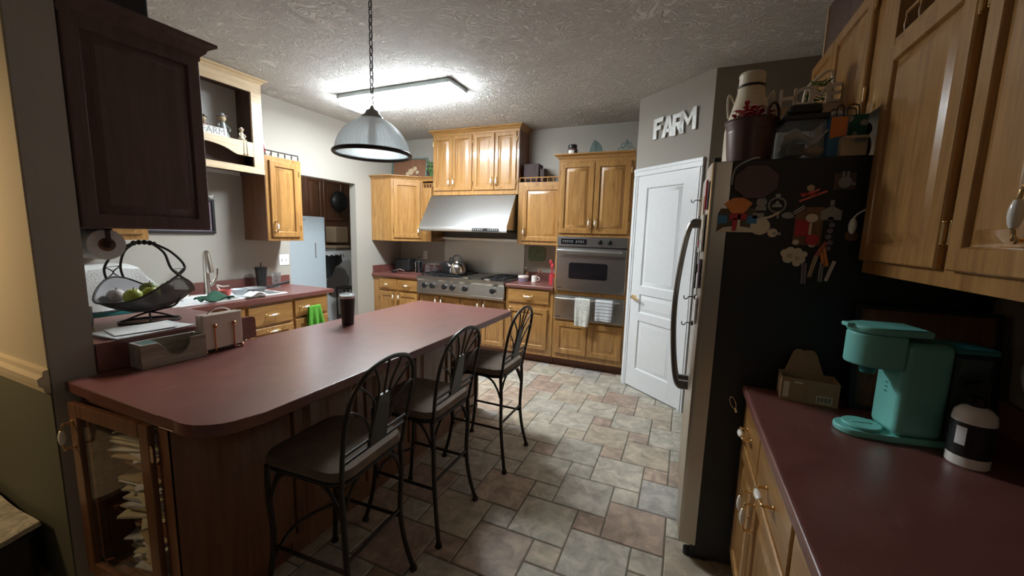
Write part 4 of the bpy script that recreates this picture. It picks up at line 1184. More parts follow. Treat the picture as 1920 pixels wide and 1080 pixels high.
magnet('dark_photo', 'dim square photo magnet at the upper right of the refrigerator side', .522, 1.698, b6, ['dark_wood', 'grey'])
def b7(mb):
    mb.box((-.050, -.085, 0), (.040, .060, .004)); mb.mat = 1; mb.box((-.047, -.050, .004), (.000, .012, .009), .003); disc(mb, .021, .008, .012, -.064, z=.004)
    mb.mat = 2; disc(mb, .016, .008, .002, .018, 1.2, 1, z=.004); mb.box((-.003, -.045, .009), (.005, .0, .011)); disc(mb, .012, .007, .012, -.080, z=.004); disc(mb, .010, .007, -.040, -.074, z=.004)
magnet('red_ornament', 'red and cream fabric ornament in the middle of the refrigerator side', .432, 1.545, b7, ['brown_wood', 'red', 'cream'], 'ornament')
def b8(mb):
    mb.box((-.032, -.018, 0), (.032, .012, .006)); mb.prism([(-.036, .012), (.036, .012), (0, .036)], 0, .006); mb.box((-.006, .032, 0), (.006, .055, .006))
magnet('birdhouse_magnet', 'grey house-shaped magnet above right of the red ornament', .493, 1.575, b8, ['pewter'])
def b9(mb):
    disc(mb, .022, .004, -.02, -.004, 1, .55); m0 = mb.M; mb.M = m0 @ Matrix.Rotation(.7, 4, 'Z'); mb.mat = 1; mb.box((-.004, -.006, 0), (.045, .014, .005)); mb.mat = 2; mb.box((.0, -.002, .005), (.043, .001, .006)); mb.box((.0, .006, .005), (.043, .009, .006)); mb.M = m0
magnet('shoe_magnet', 'pale striped shoe magnet left of the red ornament', .378, 1.577, b9, ['grey', 'black', 'paper'])
def b10(mb):
    for x, y, r in ((-.028, .012, .016), (-.012, .022, .015), (.012, .020, .014), (-.018, -.008, .018), (.004, .0, .020), (.022, -.010, .017), (.032, .010, .012), (.012, -.024, .014)): disc(mb, r, .004+.0004*r*100, x, y)
    mb.mat = 1; disc(mb, .010, .006, -.014, .002); disc(mb, .008, .006, .012, -.006)
magnet('lace_magnet', 'cream lacy flower cut-out below the red ornament', .392, 1.415, b10, ['cream', 'tan'])
def b11(mb):
    for i in range(6): disc(mb, .009, .006, .004*math.sin(i*2.1), -.05+i*.022)
magnet('beaded_string', 'purple grey beaded string right of the red ornament', .497, 1.500, b11, ['purple'], 'bead string')
clipd = [('orange clothespin magnet with dark spot, right of the lace cut-out', .487, 1.418, 'orange', .25, .020, .075), ('yellow clothespin clipped low on the refrigerator side', .456, 1.380, 'tan', -.18, .012, .085),
         ('grey clothespin hanging below the orange magnet', .484, 1.360, 'grey', .0, .013, .075), ('dusty pink clothespin, lower right of the orange magnet', .512, 1.365, 'napkin', -.25, .010, .080), ('mauve pencil-like clip, lowest on the refrigerator side', .430, 1.352, 'purple', .05, .016, .080), ('pink clothespin slanting above the orange magnet', .476, 1.447, 'pink', -.45, .012, .06)]
for lb, x, z, m_, a, w_, h in clipd:
    def bc(mb):
        mb.box((-w_/2, -h/2, .002), (-.0008, h/2, .010), .001); mb.box((.0008, -h/2, .002), (w_/2, h/2, .010), .001); mb.tube([(-w_/2, 0, .006), (w_/2, 0, .006)], .003, 8); mb.box((-w_/2, -.006, 0), (w_/2, .006, .003))
    magnet('clothespin', lb, x, z, bc, [m_], 'clothespin', a, 'clothespins on the refrigerator side')
def b12(mb):
    mb.ball((0, 0, .012), (.013, .030, .012), 14, 10); mb.tube(spline([(.0, .028, .010), (.012, .045, .010), (.035, .062, .008)], 5), .003, 8); mb.mat = 1; disc(mb, .020, .003, .004, -.035)
magnet('white_ornament', 'white egg-shaped ornament with bent wire by the wall cabinet', .560, 1.535, b12, ['ceramic', 'brown_wood'], 'ornament')
def b13(mb): disc(mb, .006, .005, -.008, 0); disc(mb, .006, .005, .008, 0)
magnet('tiny_magnet', 'tiny pair of pale dots in the bare middle of the refrigerator side', .327, 1.502, b13, ['pewter'])
def b14(mb): disc(mb, .018, .006, 0, .012); mb.box((-.018, -.020, 0), (.018, -.004, .006)); mb.box((-.026, -.052, 0), (.012, -.030, .005))
magnet('grey_bear', 'dark grey animal-shaped magnet between paper craft and ring ornament', .265, 1.612, b14, ['grey'])
def b15(mb): mb.tube([(.010*math.cos(2*PI*i/16), .026*math.sin(2*PI*i/16), .004) for i in range(16)], .002, 6, closed=True); mb.box((-.003, -.044, .001), (.005, -.026, .006))
magnet('silver_clip', 'silver oval clip low on the refrigerator side above the counter edge', .240, .785, b15, ['chrome'], 'clip', .35)
# things on the door fronts
FX = .0660
def on_front(y, z): return frame((FX, y, z), (0, -1, 0), Z3, (-1, 0, 0))
fl = [(1.93, 1.66, .07, .12, 'red', 'red card magnet highest on the near refrigerator door'), (1.96, 1.50, .10, .16, 'paper', 'white sheet on the near refrigerator door below the red card'), (2.08, 1.57, .09, .20, 'tan', 'tan paper strip on the near refrigerator door'),
      (2.16, 1.42, .08, .14, 'news', 'printed slip on the near refrigerator door beside the handle top'), (1.97, 1.32, .09, .13, 'purple', 'purple photo on the near refrigerator door'), (2.10, 1.24, .10, .14, 'paper', 'white note in the middle of the near refrigerator door'),
      (1.99, 1.15, .08, .12, 'news', 'grey printed note low on the near refrigerator door'), (2.45, 1.30, .05, .20, 'black', 'black strip magnet on the far refrigerator door'), (2.52, 1.50, .09, .15, 'grey', 'grey sheet high on the far refrigerator door'), (2.44, 1.45, .05, .035, 'pink', 'small pink label on the far refrigerator door by the handle'), (2.60, 1.66, .10, .10, 'tan', 'tan card at the top of the far refrigerator door')]
for y, z, w_, h, m_, lb in fl:
    solo('note', MB().at(on_front(y, z)).box((-w_/2, -h/2, -.004), (w_/2, h/2, .003)), M[m_], lb, 'note', 'notes on the refrigerator doors')
for y, z, lb in ((2.62, 1.70, 'wire hook high on the far refrigerator door'), (2.12, 1.06, 'wire hook on the near refrigerator door, lower one'), (2.05, 1.20, 'wire hook on the near refrigerator door, upper one')):
    mb = MB().at(on_front(y, z)); disc(mb, .012, .008); mb.tube(spline([(0, 0, .006), (0, 0, .030), (0, -.012, .040), (0, -.010, .050), (0, .004, .052)], 4), .0025, 6)
    solo('magnetic_hook', mb, M['iron'], lb, 'hook', 'hooks on the refrigerator doors')

# ---- on top of the refrigerator
TZ = RZ+.0005
c = thing('metal_bucket', 'dark plum metal bucket at the front of the refrigerator top', 'bucket', (.213, 1.965, TZ))
mb = MB(); mb.lathe([(.001, .002), (.078, 0), (.080, .006), (.086, .07), (.090, .12), (.0905, .124), (.089, .128), (.094, .148), (.097, .166), (.092, .166), (.084, .10), (.076, .008), (.001, .008)], (.213, 1.965, TZ), 36)
part('pail', mb, M['bucket'], c)
mb = MB(); mb.tube([(.213+.096*math.cos(2*PI*k/36), 1.965+.096*math.sin(2*PI*k/36), TZ+.167) for k in range(36)], .004, 8, closed=True); part('rim', mb, M['bucket'], c)
mb = MB(); mb.tube(spline([(.250, 1.880, TZ+.150), (.256, 1.886, TZ+.195), (.280, 1.905, TZ+.222), (.300, 1.935, TZ+.195), (.298, 1.945, TZ+.150)], 6), .006, 8); part('handle', mb, M['bucket'], c)
mb = MB(); r2 = random.Random(4)
for i in range(70):
    a = r2.uniform(0, 2*PI); r = r2.uniform(0, .062); x, y = .203+r*math.cos(a), 1.965+r*math.sin(a)
    l = r2.uniform(.03, .06); ax = r2.uniform(0, 2*PI)
    z = TZ+.165+r2.uniform(0, .055)
    mb.sheet(lambda u, v: (x+l*u*math.cos(ax)-.02*(v-.5)*math.sin(ax)*math.sin(PI*min(1, u+.1)), y+l*u*math.sin(ax)+.02*(v-.5)*math.cos(ax)*math.sin(PI*min(1, u+.1)), z+.035*u-.03*u*u), 4, 2, .001)
solo('red_flowers', mb, M['red'], 'red cloth flower leaves filling the plum bucket', 'artificial flowers')
c = thing('milk_can', 'tall cream enamel milk can behind the bucket', 'milk can', (.232, 2.28, TZ))
mb = MB(); mb.lathe([(.085, 0), (.098, .006), (.098, .20), (.094, .23), (.060, .37), (.056, .395), (.058, .398), (.058, .406), (.055, .41), (.054, .445), (.057, .455), (.052, .467), (.03, .473), (.001, .474)], (.232, 2.28, TZ), 36); part('can', mb, M['cream'], c)
mb = MB()
for s in (-1, 1): part('handle', MB().tube(spline([(.232+s*.066, 2.28, TZ+.34), (.232+s*.092, 2.28, TZ+.38), (.232+s*.095, 2.28, TZ+.33), (.232+s*.086, 2.28, TZ+.27)], 5), .0045, 8), M['cream'], c)
part('band', MB().lathe([(.0585, .398), (.0605, .400), (.0605, .408), (.0585, .410)], (.232, 2.28, TZ), 36), M['iron'], c)

c = thing('storage_bin', 'clear plastic bin with a black lid on the refrigerator top', 'bin', (.375, 1.955, TZ))
x0, x1, y0, y1 = .315, .448, 1.870, 2.06
q = MB(); q.box((x0, y0, TZ), (x1, y1, TZ+.14), .012, 3); part('tub', q, M['haze_plastic'], c)
q = MB(); q.prism([(x0-.006, y0-.006), (x1+.006, y0-.006), (x1+.006, y1+.006), (x0-.006, y1+.006)], TZ+.141, TZ+.160, .004); q.box((x0+.010, y0+.012, TZ+.160), (x1-.010, y1-.012, TZ+.205), .022, 3); part('lid', q, M['black'], c)
q = MB(); q.box((x0+.012, y0+.012, TZ+.012), (x0+.075, y1-.02, TZ+.055), .004); part('dark_box', q, M['black'], c)
q = MB(); q.ball((x0+.115, y0+.06, TZ+.032), (.036, .030, .020), 12, 8); part('bread_roll', q, M['tan'], c)
q = MB(); q.sheet(lambda u, v: (x0+.012+.135*u, y0+.03+.12*v, TZ+.085+.03*math.sin(u*7+v*3)*math.cos(v*5)), 12, 10, .002); part('plastic_wrap', q, M['white'], c)
c = thing('home_sign', 'wooden stand-up sign spelling HOME behind the storage bin', 'sign', (.42, 2.30, TZ))
F = frame((.345, 2.30, TZ+.305), Vector((1, -.12, 0)).normalized(), Z3, Vector((-.12, -1, 0)).normalized())
part('base', MB().at(F).box((-.01, -.055, -.03), (.28, -.002, .012), .003), M['tan'], c)
part('stand', MB().at(F).box((.0, -.303, -.02), (.26, -.056, .0), .002), M['cream'], c)
xx = 0
for ch, wd in (('H', .050), ('O', .052), ('M', .062), ('E', .048)):
    part('letter', MB().at(F @ Matrix.Translation((xx, 0, 0))).text(ch, .115, .010), M['napkin'], c, smooth=0); xx += wd+.006
c = thing('wire_basket', 'cream wire-handled basket of greenery against the far wall cabinet', 'basket', (.51, 2.42, TZ))
mb = MB(); mb.tube(spline([(.475, 2.42, TZ+.30), (.478, 2.42, TZ+.40), (.505, 2.42, TZ+.445), (.56, 2.42, TZ+.49), (.582, 2.42, TZ+.45), (.585, 2.42, TZ+.30)], 6), .008, 8); part('handle', mb, M['cream'], c)
mb = MB(); mb.lathe([(.001, 0), (.060, 0), (.062, .32), (.058, .32), (.050, .01), (.001, .01)], (.53, 2.42, TZ), 28); part('basket', mb, M['cream'], c)
mb = MB(); r2 = random.Random(8)
for i in range(110):
    a = r2.uniform(0, 2*PI); r = r2.uniform(0, .06); x, y, z = .530+r*math.cos(a), 2.42+r*math.sin(a)*.8, TZ+r2.uniform(.29, .44); l = r2.uniform(.025, .04); ax = r2.uniform(0, 2*PI); tl = r2.uniform(-.6, .8)
    mb.sheet(lambda u, v: (x+l*u*math.cos(ax)-.016*(v-.5)*math.sin(ax)*math.sin(PI*min(1, u+.12)), y+l*u*math.sin(ax)+.016*(v-.5)*math.cos(ax)*math.sin(PI*min(1, u+.12)), z+tl*l*u), 3, 2, .0008)
part('leaves', mb, M['green'], c)
def gift_bag(o, rz, w_, d_, h, mat, name, label, tissue=None):
    c = thing(name, label, 'gift bag', o, rz); T_ = TR(o, rz)
    mb = MB().at(T_); b = [(-w_/2, -d_/2), (w_/2, -d_/2), (w_/2, d_/2), (-w_/2, d_/2)]
    vs = [(x, y, 0) for x, y in b] + [(x*1.02, y*1.05, h) for x, y in b] + [(x*.98, y*1.0, h) for x, y in b] + [(x*.96, y*.9, .004) for x, y in b]
    fs = [(3, 2, 1, 0), (12, 13, 14, 15)]
    for k in range(4):
        l = (k+1) % 4
        fs += [(k, l, 4+l, 4+k), (4+k, 4+l, 8+l, 8+k), (8+k, 8+l, 12+l, 12+k)]
    mb.add(vs, fs); part('bag', mb, M[mat], c)
    for s in (-1, 1): part('handle', MB().at(T_).tube(spline([(-w_*.2, s*d_*.5, h), (-w_*.15, s*d_*.5, h+.035), (w_*.15, s*d_*.5, h+.035), (w_*.2, s*d_*.5, h)], 4), .0025, 6), M['iron'], c)
    if tissue:
        mb = MB().at(T_); mb.sheet(lambda u, v: ((u-.5)*w_*.8, (v-.5)*d_*.7, h-.01+.035*abs(math.sin(u*9+v*7))), 10, 8, .001); part('tissue', mb, M[tissue], c)
    return c
c = gift_bag((.489, 1.93, TZ), .15, .060, .05, .15, 'blue', 'gift_bag', 'small blue gift bag with orange patch and white tissue', 'white')
mb = MB().at(TR((.489, 1.93, TZ), .15)); mb.prism([(-.029, 0), (.029, 0), (.026, .06), (-.022, .072)], 0, .001)
mb.v = []; mb.f = []; mb.mi = []
mb = MB().at(TR((.489, 1.93, TZ), .15) @ frame((0, -.0275, .07), Xp, Z3, Yn)); mb.prism([(-.027, 0), (.027, .012), (.027, .078), (-.027, .078)], 0, .0015); part('patch', mb, M['orange'], c)
gift_bag((.548, 1.985, TZ), -.12, .095, .05, .165, 'dots', 'gift_bag', 'green gift bag with pale polka dots beside the oak wall cabinet')
c = thing('small_carton', 'small open tan carton in front of the green gift bag', 'box', (.535, 1.895, TZ))
mb = MB(); mb.box((.498, 1.868, TZ), (.575, 1.925, TZ+.070), .001); part('carton', mb, M['tan'], c)
part('flap', MB().at(Matrix.Translation((.525, 1.868, TZ+.070)) @ Matrix.Rotation(.5, 4, 'X')).box((-.02, -.03, 0), (.045, 0, .0015)), M['tan'], c)
part('label', MB().box((.535, 1.8668, TZ+.045), (.568, 1.8675, TZ+.060)), M['grey'], c)
solo('brown_teddy', MB().ball((.615, 2.06, TZ+.130), (.026, .026, .030), 14, 10).ball((.615, 2.06, TZ+.06), (.030, .030, .0595), 14, 10), M['brown_wood'], 'dark brown stuffed shape wedged beside the oak wall cabinet', 'toy')

# ================================================================== right-hand cabinets
GX = .60; Xn = (-1, 0, 0); Ym = (0, -1, 0)
c = thing('wall_cabinet', 'large glossy oak wall cabinet over the coffee maker, nearest on the right', 'cabinet', (.80, 1.1, 1.37))
body(c, (GX, .35, 1.368), (XR-.004, 1.838, 2.165))
door_on(c, (GX, 1.825, 1.412), Ym, Xn, .478, .715, None, 'r', fr=.060)
door_on(c, (GX, 1.302, 1.412), Ym, Xn, .292, .715, (.264, .12, True), 'l', fr=.060)
door_on(c, (GX, 1.004, 1.412), Ym, Xn, .250, .715, None, 'r', fr=.060)
door_on(c, (GX, .745, 1.412), Ym, Xn, .380, .715, None, 'r', fr=.060)
gallery(c, (GX+.02, .36, 0), (GX+.02, 1.83, 0), 2.165, .075, 16, 'oak_y')
c = thing('wall_cabinet', 'oak wall cabinet above the refrigerator with two short doors', 'cabinet', (.80, 2.35, 1.95))
body(c, (GX, 1.842, 1.960), (XR-.004, 2.865, 2.455))
door_on(c, (GX, 2.855, 1.975), Ym, Xn, .37, .465, None, None); door_on(c, (GX, 2.475, 1.975), Ym, Xn, .455, .465, None, 'r')
c = thing('soffit_panel', 'dark brown panelled box between the refrigerator cabinet and the ceiling', 'panel', (.82, 2.35, 2.46))
part('panel', MB().box((GX+.03, 1.842, 2.457), (XR-.004, 2.840, CEIL-.002)), M['dark_wood'], c)
part('corner_post', MB().box((GX+.022, 2.841, 2.457), (GX+.05, 2.862, CEIL-.002)), M['oak_pale'], c)

c = thing('base_cabinet', 'oak base cabinet under the coffee maker with drawers over doors', 'cabinet', (.65, 1.1, 0))
BX = .300
body(c, (BX, .35, .10), (XR-.004, 1.832, .838)); part('toe_kick', MB().box((BX+.07, .35, .001), (BX+.09, 1.832, .10)), M['oak_toe'], c)
for y, w_ in ((1.822, .345), (1.462, .42), (1.02, .42)):
    door_on(c, (BX, y, .672), Ym, Xn, w_, .150, (w_/2, .075, False), name='drawer', mat='oak_y', flat=True)
for y, w_, pu, hg in ((1.822, .345, .315, 'l'), (1.462, .42, .03, 'r'), (1.02, .42, .03, 'r')):
    door_on(c, (BX, y, .125), Ym, Xn, w_, .525, (pu, .43, True), hg)
mb = MB(); mb.prism([(.266, .35), (XR-.003, .35), (XR-.003, 1.834), (.266, 1.834)], .840, CT, .012)
mb.box((XR-.025, .35, CT), (XR-.003, 1.834, CT+.10), .004)
solo('worktop', mb, M['counter'], 'dark maroon laminate worktop on the right below the coffee maker', 'countertop')

# coffee maker
o = (.618, 1.548, CT+.0005)
c = thing('coffee_maker', 'mint green single-serve coffee maker with a smoked water tank', 'coffee maker', o, .16)
T_ = TR(o, .16); mb = MB().at(T_)
def rrect(x0, x1, y0, y1, r, n=5):
    return [p[:2] for cx, cy, a in ((x0+r, y0+r, PI), (x1-r, y0+r, 1.5*PI), (x1-r, y1-r, 0), (x0+r, y1-r, .5*PI)) for p in arc((cx, cy), r, a, a+PI/2, n)]
q = [(-.120+.02, -.052), (-.02, -.060), (.205, -.060), (.205, .060), (-.02, .060), (-.120+.02, .052)] + [p[:2] for p in arc((-.075, 0), .058, PI*.72, PI*1.28, 8)]
mb.prism(q, 0, .020, .005)
part('base', mb, M['teal'], c)
mb = MB().at(T_); mb.prism([p[:2] for p in arc((-.062, 0), .050, 0, 2*PI*19/20, 19)], .0205, .030, .003); mb.box((-.09, -.004, .030), (-.035, .004, .032)); part('drip_tray', mb, M['teal'], c)
mb = MB().at(T_); mb.box((-.012, -.062, .0205), (.110, .062, .308), .020, 4); part('body', mb, M['teal'], c)
mb = MB().at(T_); mb.prism([p[:2] for p in arc((-.068, 0), .062, PI*.5, PI*1.5, 14)] + [(-.0125, -.062), (-.0125, .062)], .224, .324, .006); part('brew_head', mb, M['teal'], c)
mb = MB().at(T_); mb.prism([p[:2] for p in arc((-.068, 0), .065, PI*.5, PI*1.5, 14)] + [(.045, -.065), (.045, .065)], .3245, .347, .008); mb.box((-.146, -.018, .337), (-.125, .018, .350), .004); part('lid', mb, M['teal'], c)
mb = MB().at(T_); mb.lathe([(.018, .195), (.024, .2235)], (-.068, 0, 0), 20); part('spout', mb, M['teal_dark'], c)
mb = MB().at(T_); mb.box((.111, -.056, .0205), (.205, .056, .285), .014, 3); part('water_tank', mb, M['smoke'], c)
mb = MB().at(T_); mb.box((.108, -.058, .2855), (.209, .058, .304), .006); part('tank_lid', mb, M['teal_dark'], c)
mb = MB().at(T_ @ frame((-.0125, -.0, .12), (0, -1, 0), Z3, Xn)); 
for i in range(3): mb.box((-.006, .02+i*.014, 0), (.006, .024+i*.014, .0008))
part('marks', mb, M['teal_dark'], c)

# soap bottle
o = (.755, 1.435, CT+.0005)
c = thing('soap_bottle', 'white pump bottle with a black label next to the coffee maker', 'bottle', o)
mb = MB(); mb.lathe([(.001, .001), (.040, 0), (.043, .004), (.043, .130), (.040, .148), (.030, .160), (.016, .165), (.016, .170)], o, 32); part('bottle', mb, M['ceramic'], c)
mb = MB(); mb.lathe([(.0434, .030), (.0436, .031), (.0436, .122), (.0434, .123)], o, 32); p = part('label', mb, M['black'], c, 'black printed label')
mb = MB(); a0 = -2.75
vs = [( o[0]+.0441*math.cos(a0+i*.1), o[1]+.0441*math.sin(a0+i*.1), o[2]+z) for z in (.062, .112) for i in range(6)]
mb.add(vs, [(i, i+1, 7+i, 6+i) for i in range(5)]); part('white_panel', mb, M['white'], p)
mb = MB(); mb.lathe([(.017, .166), (.018, .170), (.018, .190), (.012, .193), (.006, .195), (.005, .222), (.012, .224), (.012, .236), (.002, .238)], o, 20); mb.tube([(o[0], o[1], o[2]+.230), (o[0]-.030, o[1]-.010, o[2]+.230), (o[0]-.044, o[1]-.014, o[2]+.222)], [.006, .005, .004], 8); part('pump', mb, M['black_gloss'], c)

# opened carton of pods
o = (.466, 1.772, CT+.0005)
c = thing('pod_carton', 'opened brown cardboard carton with a raised flap beside the refrigerator', 'carton', o, -.08)
T_ = TR(o, -.08); L, D, H = .175, .10, .088
mb = MB().at(T_)
for a, b in (((-L/2, -D/2, 0), (L/2, D/2, .002)), ((-L/2, -D/2, .002), (L/2, -D/2+.002, H)), ((-L/2, D/2-.002, .002), (L/2, D/2, H)), ((-L/2, -D/2+.002, .002), (-L/2+.002, D/2-.002, H)), ((L/2-.002, -D/2+.002, .002), (L/2, D/2-.002, H))): mb.box(a, b)
part('carton', mb, M['kraft'], c)
mb = MB().at(T_ @ frame((0, D/2, H), Xp, Vector((0, .25, 1)).normalized(), Vector((0, -1, .25)).normalized())); mb.prism([(-.070, 0), (.055, 0), (.030, .075), (.020, .088), (-.004, .088), (-.010, .082), (-.016, .088), (-.036, .088), (-.045, .078)], 0, .002); part('flap', mb, M['kraft'], c)
mb = MB().at(T_ @ frame((0, -D/2, 0), Xp, Z3, Yn)); mb.box((-.080, .012, 0), (-.062, .072, .0006)); mb.box((-.048, .070, 0), (-.022, .076, .0006)); mb.box((.022, .008, 0), (.070, .036, .0006)); part('labels', mb, M['cream'], c)
mb = MB().at(T_ @ frame((0, -D/2, 0), Xp, Z3, Yn)); 
for i in range(11): mb.box((.026+i*.0038, .012, .0007), (.0275+i*.0038+(.001 if i % 3 == 0 else 0), .032, .0011))
part('barcode', mb, M['black'], c)
mb = MB().at(T_ @ frame((-L/2, 0, 0), (0, -1, 0), Z3, Xn)); mb.box((-.035, .02, 0), (.035, .07, .0006)); part('side_print', mb, M['tan'], c)

# framed tray leaning on the refrigerator side
c = thing('framed_tray', 'dark framed brown tray leaning in the corner behind the coffee maker', 'tray', (.79, 1.80, CT))
F = frame((.590, 1.765, CT+.001), Xp, Vector((0, .15, 1)).normalized(), Vector((0, -1, .15)).normalized()); w_, h = .385, .375
mb = MB().at(F)
for a, b in (((0, 0, 0), (w_, .014, .016)), ((0, h-.014, 0), (w_, h, .016)), ((0, .014, 0), (.014, h-.014, .016)), ((w_-.014, .014, 0), (w_, h-.014, .016))): mb.box(a, b, .002)
part('frame', mb, M['black'], c); part('board', MB().at(F).box((.014, .014, 0), (w_-.014, h-.014, .006)), M['brown_wood'], c)
solo('white_cable', MB().tube(spline([(.985, 1.62, 1.17), (.945, 1.60, 1.165), (.915, 1.585, 1.13), (.915, 1.56, 1.07), (.945, 1.535, 1.03), (.97, 1.50, 1.0), (.965, 1.45, .90), (.93, 1.42, .888)], 8), .006, 8), M['white'], 'white power cable looping on the right wall', 'cable')

# ================================================================== bar stools
def make_stool(loc, rz, label):
    c = thing('bar_stool', label, 'bar stool', loc, rz, 'bar stools along the island')
    T_ = TR(loc, rz)
    # seat cushion
    q = rrect(-.200, .185, -.190, .190, .07, 6)
    mb = MB().at(T_); n = len(q); lv = ((.95, .614), (1.0, .622), (1.0, .634), (.96, .650), (.80, .660), (.4, .664))
    vs = [(x*k, y*k, z) for k, z in lv for x, y in q]
    fs = [(i*n+j, i*n+(j+1) % n, (i+1)*n+(j+1) % n, (i+1)*n+j) for i in range(len(lv)-1) for j in range(n)] + [list(range(n))[::-1], [(len(lv)-1)*n+j for j in range(n)]]
    part('seat', mb.add(vs, fs), M['suede'], c)
    mb = MB().at(T_); mb.tube([(x*.93, y*.93, .604) for x, y in q], .009, 8, closed=True); part('seat_frame', mb, M['iron'], c)
    # legs
    feet = {(-1, -1): None, (-1, 1): None, (1, -1): None, (1, 1): None}
    for sx, sy in feet:
        xs = .165 if sx > 0 else -.175
        pts = [(xs, sy*.168, .604), (xs+sx*.006, sy*.166, .48), (xs+sx*.004, sy*.156, .30), (xs+sx*.020, sy*.164, .15), (xs+sx*.048, sy*.185, .012)]
        p = part('leg', MB().at(T_).tube(spline(pts, 6), .0105, 10), M['iron'], c)
        part('foot_cap', MB().at(T_).lathe([(.016, 0), (.018, .006), (.014, .020)], (xs+sx*.048, sy*.185, .0), 12), M['iron'], p)
    # arched braces below the seat and stretchers
    for a, b in (((-.172, -.166), (.166, -.166)), ((-.172, .166), (.166, .166)), ((-.172, -.166), (-.172, .166)), ((.166, -.166), (.166, .166))):
        A, B = Vector((*a, 0)), Vector((*b, 0)); pts = []
        for i in range(17):
            t = i/16; s = abs(2*t-1); pts.append(A.lerp(B, t) + Vector((0, 0, .598-.13*s**4)))
        part('brace', MB().at(T_).tube(pts, .0065, 8), M['iron'], c)
    for a, b, z, bow in (((-.170, -.157), (.168, -.157), .265, 0), ((-.170, .157), (.168, .157), .265, 0), ((.168, -.156), (.168, .156), .300, .0), ((-.170, -.156), (-.170, .156), .235, -.055)):
        A, B = Vector((*a, z)), Vector((*b, z)); pts = [A.lerp(B, i/12) + Vector((bow*math.sin(PI*i/12), 0, 0)) for i in range(13)]
        part('stretcher', MB().at(T_).tube(pts, .0075, 8), M['iron'], c)
    # back: hoop leaning away, rails, splat, fan of rods
    def bk(y, z): return (.172+.075*((z-.60)/.42)**1.2, y, z)
    H = [(-.168, .60), (-.178, .70), (-.185, .80), (-.183, .88), (-.165, .945), (-.115, .995), (-.055, 1.016), (0, 1.022)]
    H = H + [(-y, z) for y, z in H[:-1]][::-1]
    part('back_hoop', MB().at(T_).tube(spline([bk(y, z) for y, z in H], 4), .0085, 10), M['iron'], c)
    for z in (.690, .722):
        part('back_rail', MB().at(T_).tube([bk(-.176, z), bk(.176, z)], .0065, 8), M['iron'], c)
    mb = MB().at(T_); g = [(.048, .690), (.046, .74), (.040, .80), (.033, .85), (.028, .885)]
    vs = [(bk(0, z)[0]-.006, y*s, z) for y, z in g for s in (-1, 1)] + [(bk(0, z)[0]+.006, y*s, z) for y, z in g for s in (-1, 1)]
    m_ = len(g)*2; fs = []
    for i in range(len(g)-1):
        a, b, d_, e = i*2, i*2+1, i*2+3, i*2+2
        fs += [(a, b, d_, e), (m_+e, m_+d_, m_+b, m_+a), (a, e, m_+e, m_+a), (b, m_+b, m_+d_, d_)]
    fs += [(0, m_, m_+1, 1), (m_-2, m_-1, 2*m_-1, 2*m_-2)]
    part('back_splat', mb.add(vs, fs), M['leather'], c)
    for s in (-1, 1):
        for pts in ([(.046*s, .745), (.075*s, .80), (.105*s, .835), (.150*s, .868), (.1835*s, .880)], [(.038*s, .82), (.052*s, .872), (.085*s, .91), (.125*s, .945), (.150*s, .962)],
                    [(.028*s, .880), (.036*s, .93), (.058*s, .975), (.078*s, 1.008)]):
            part('back_rod', MB().at(T_).tube(spline([bk(y, z) for y, z in pts], 4), .0046, 8), M['iron'], c)
    part('back_rod', MB().at(T_).tube([bk(0, .88), bk(0, 1.02)], .0046, 8), M['iron'], c)
    return c
s0 = make_stool((-1.132, 2.275, 0), 0.0, 'bar stool at the far end of the island, nearest the oven')
for loc, rz, lb in (((-1.170, 1.605, 0), .02, 'middle bar stool of the three along the island'), ((-1.185, 1.075, 0), .06, 'nearest bar stool, in front of the glass-door end of the island')):
    dup(s0, loc, rz, lb)

# ================================================================== things on the raised desk and island
LZ = .9905
bo = Vector((-2.425, 1.065, LZ))
RT = Vector((.404, .915, 0)); FW = Vector((-.915, .404, 0))
A_ = (RT*.66+FW*.75).normalized(); B_ = (RT*.75-FW*.66).normalized(); UP = Vector((0, 0, 1))
c = thing('fruit_basket', 'black wire fruit basket with tall twisted handle on the raised desk', 'basket', bo)
def bp(rho, th):
    r = bo + A_*(.215*rho*math.cos(th)) + B_*(.155*rho*math.sin(th))
    zr = .125+.095*math.sin(th)**4
    return r + UP*(.055 + (zr-.055)*rho**2.2)
part('bowl', MB().sheet(lambda u, v: bp(.02+.98*u, 2*PI*v), 10, 48, .0015), M['mesh'], c)
part('bowl_rim', MB().tube([bp(1, 2*PI*k/64) for k in range(64)], .0045, 8, closed=True), M['iron'], c)
mb = MB()
for s in (-1, 1):
    for o_ in (-.05, .05):
        p0 = bp(1, PI/2*s + o_*4); e = RT*(.045*s)
        q = bo + B_*(.158*s)
        mb.tube(spline([p0, q + A_*(o_*.8) + UP*.27, bo + B_*(.115*s) + A_*(o_*.45) + UP*.345, bo + B_*(.045*s) + A_*(o_*.1) + UP*.388], 6), .0056, 8)
    q = bo + B_*(.158*s) + UP*.27
    mb.tube([q - A_*.04, q + A_*.04], .003, 6)
    mb.tube(spline([q - A_*.04, q - UP*.03, q - A_*.055 - UP*.065], 4), .003, 6); mb.tube(spline([q + A_*.04, q - UP*.03, q + A_*.055 - UP*.065], 4), .003, 6)
part('handle', mb, M['iron'], c)
mb = MB(); mb.tube([bo + B_*(-.052+.104*i/16) + UP*(.387+.006*math.sin(PI*i/16)) for i in range(17)], [.010+.003*math.sin(i*1.6) for i in range(17)], 10); part('handle_grip', mb, M['iron'], c)
mb = MB(); mb.tube([bo + RT*(.115*math.cos(2*PI*k/40)) + FW*(.075*math.sin(2*PI*k/40)) + UP*.006 for k in range(40)], .006, 8, closed=True); part('base_ring', mb, M['iron'], c)
mb = MB()
